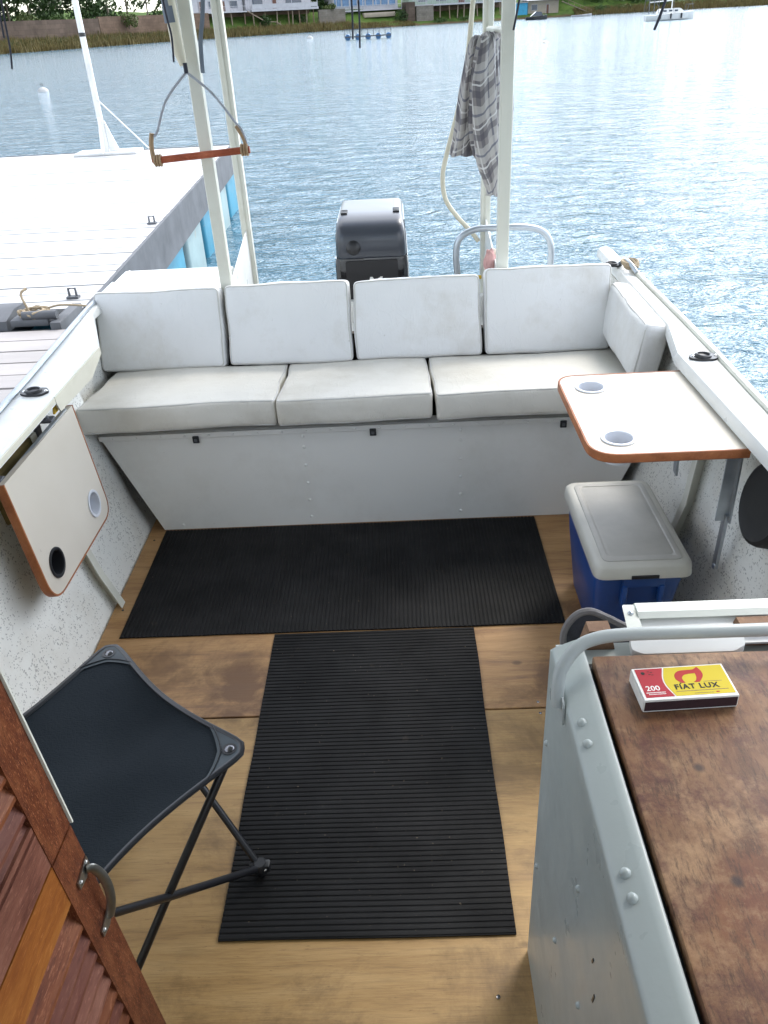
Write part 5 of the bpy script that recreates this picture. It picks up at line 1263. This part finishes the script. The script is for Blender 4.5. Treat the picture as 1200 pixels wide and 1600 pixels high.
lobe([(.29, Ys+.01, 1.485), (.283, Ys, 1.455), (.262, Ys, 1.3), (.252, Ys, 1.20), (.238, Ys, 1.14), (.232, Ys, 1.10)], [.006, .022, .034, .036, .034, .042], [.006, .022, .03, .03, .024, .03], 4, 2.9).build('sleeve', 'plaid', sh, 70)
lobe([(.385, Ys+.01, 1.478), (.390, Ys, 1.44), (.395, Ys, 1.25), (.392, Ys, 1.13), (.385, Ys, 1.06)], [.006, .024, .032, .030, .012], [.006, .024, .035, .03, .02], 3, 4.1).build('shirt_tail', 'plaid', sh, 70)
mb = MB(); mb.tube([(.383, 3.072, 1.50), (.378, 3.60, 1.50)], .010, 10); mb.build('cross_rail', 'post', cp)

# hose
hs = thing('hose', (.30, 3.55, .75), 'ivory hose looping down beside the right rear post to the stern', 'hose')
MB().tube(spline([(.36, 3.5, 2.05), (.315, 3.52, 1.62), (.295, 3.53, 1.42), (.26, 3.54, 1.24), (.215, 3.55, 1.08), (.195, 3.55, .99), (.205, 3.55, .90), (.25, 3.55, .83), (.31, 3.55, .765), (.345, 3.55, .72)], 8), .0095, 12).build('tube', 'hose', hs)
# grab rail of the stern ladder
gr = thing('stern_rail', (.43, 3.45, .45), 'bent pale metal grab rail on the right side of the stern', 'rail')
mb = MB(); mb.tube(spline([(.252, 3.42, .45), (.247, 3.42, .60), (.240, 3.42, .70), (.256, 3.42, .765), (.315, 3.42, .797), (.40, 3.42, .800), (.53, 3.42, .796), (.600, 3.42, .772), (.632, 3.42, .715), (.634, 3.42, .62), (.632, 3.42, .45)], 6), .0135, 14); mb.build('tube', 'alu', gr)
tag(MB().box(.262, .345, 3.395, 3.402, .600, .616, .002, 1).build('yellow_strap', 'yellow'), 'short yellow strap behind the cushions at the foot of the right rear post', 'strap')
rg = thing('rag_bundle', (.40, 3.25, .62), 'bundled cream and pink cloth stuffed behind the right front post', 'cloth')
def blob(c, r, seed, n=18):
    mb = MB(); c = Vector(c)
    for i in range(n+1):
        th_ = math.pi*i/n
        for j in range(n*2):
            ph_ = math.pi*j/n; d = Vector((math.sin(th_)*math.cos(ph_), math.sin(th_)*math.sin(ph_), math.cos(th_)))
            k = 1+.35*noise.noise(d*1.8+Vector((seed, 0, 0)))+.10*noise.noise(d*6+Vector((seed, 0, 0))); mb.v.append(c+Vector((d.x*r[0]*k, d.y*r[1]*k, d.z*r[2]*k)))
    w_ = n*2
    for i in range(n):
        for j in range(w_): mb.f.append([i*w_+j, i*w_+(j+1) % w_, (i+1)*w_+(j+1) % w_, (i+1)*w_+j])
    return mb
blob((.385, 3.27, .66), (.052, .045, .085), 3).build('cream_cloth', 'ragwhite', rg, 80); blob((.362, 3.235, .71), (.024, .02, .05), 8).build('pink_cloth', 'ragpink', rg, 80)

# ------------------------------------------------------------------ outboard motor
om = thing('outboard_motor', (-.11, 3.66, -.3), 'black and silver outboard motor behind the middle backrests', 'outboard motor')
mx0 = -.115
def cowl(rows):
    rings = []
    for (z, hw, yf, yb) in rows: hw *= 1.02; rings.append(rrect(mx0-hw, mx0+hw, yf, yb, z, min(hw, (yb-yf)/2)*.25, 5))
    return loft(rings)
cowl([(.30, .11, 3.55, 3.90), (.42, .145, 3.50, 3.98), (.56, .156, 3.475, 4.03), (.66, .155, 3.47, 4.05), (.689, .152, 3.475, 4.05)]).build('lower_cowl', 'motorblack', om, 50)
up = cowl([(.690, .140, 3.470, 4.04), (.70, .147, 3.462, 4.045), (.79, .143, 3.470, 4.03), (.815, .139, 3.485, 4.02), (.835, .134, 3.53, 3.97), (.845, .128, 3.58, 3.93), (.849, .10, 3.63, 3.90)])
up.build('upper_cowl', 'motorgrey', om, 50)
# dark front face and shoulders
mb = MB(); mb.prism(rounded([(mx0-.108, 3.4735, .50), (mx0+.108, 3.4735, .50), (mx0+.112, 3.4735, .682), (mx0-.112, 3.4735, .682)], .01, 3), (0, -.010, 0)); mb.build('front_plate', 'cowlblack', om, 20)
for sg in (-1, 1):
    mb = MB(); mb.prism([(mx0+sg*.149, 3.53, .69), (mx0+sg*.146, 3.53, .775), (mx0+sg*.142, 3.60, .815), (mx0+sg*.142, 3.95, .815), (mx0+sg*.149, 4.0, .70)], (sg*.004, 0, 0)); mb.build('side_panel', 'motorblack', om, 20)
    mb = MB()
    for k in range(3): mb.box(mx0+sg*.112-.014, mx0+sg*.112+.014, 3.60+k*.028, 3.615+k*.028, .836, .854, .002, 1)
    mb.build('air_vent', 'cowlblack', om)
mb = MB(); ax_ = Vector((0, -1, .17)).normalized(); mb.lathe([(.031, -.01), (.031, .002), (.028, .006), (.015, .010), (.002, .011)], (mx0-.074, 3.4675, .738), ax_, 30); cap_ = mb.build('round_cap', 'cowlblack', om)
TL = Matrix.Translation((mx0-.028, 3.463, .570)) @ Matrix.Rotation(R_(90), 4, 'X')
text_mb('M', .062, TL, .0005, .001, .25, 1.3).build('lettering', 'mx_white', om, 0)
MB().box(mx0-.06, mx0+.06, 3.58, 3.80, -.9, .30, .02, 2).build('leg', 'cowlblack', om)
MB().box(mx0-.08, mx0+.08, 3.475, 3.60, .05, .48, .01, 2).build('clamp_bracket', 'cowlblack', om)
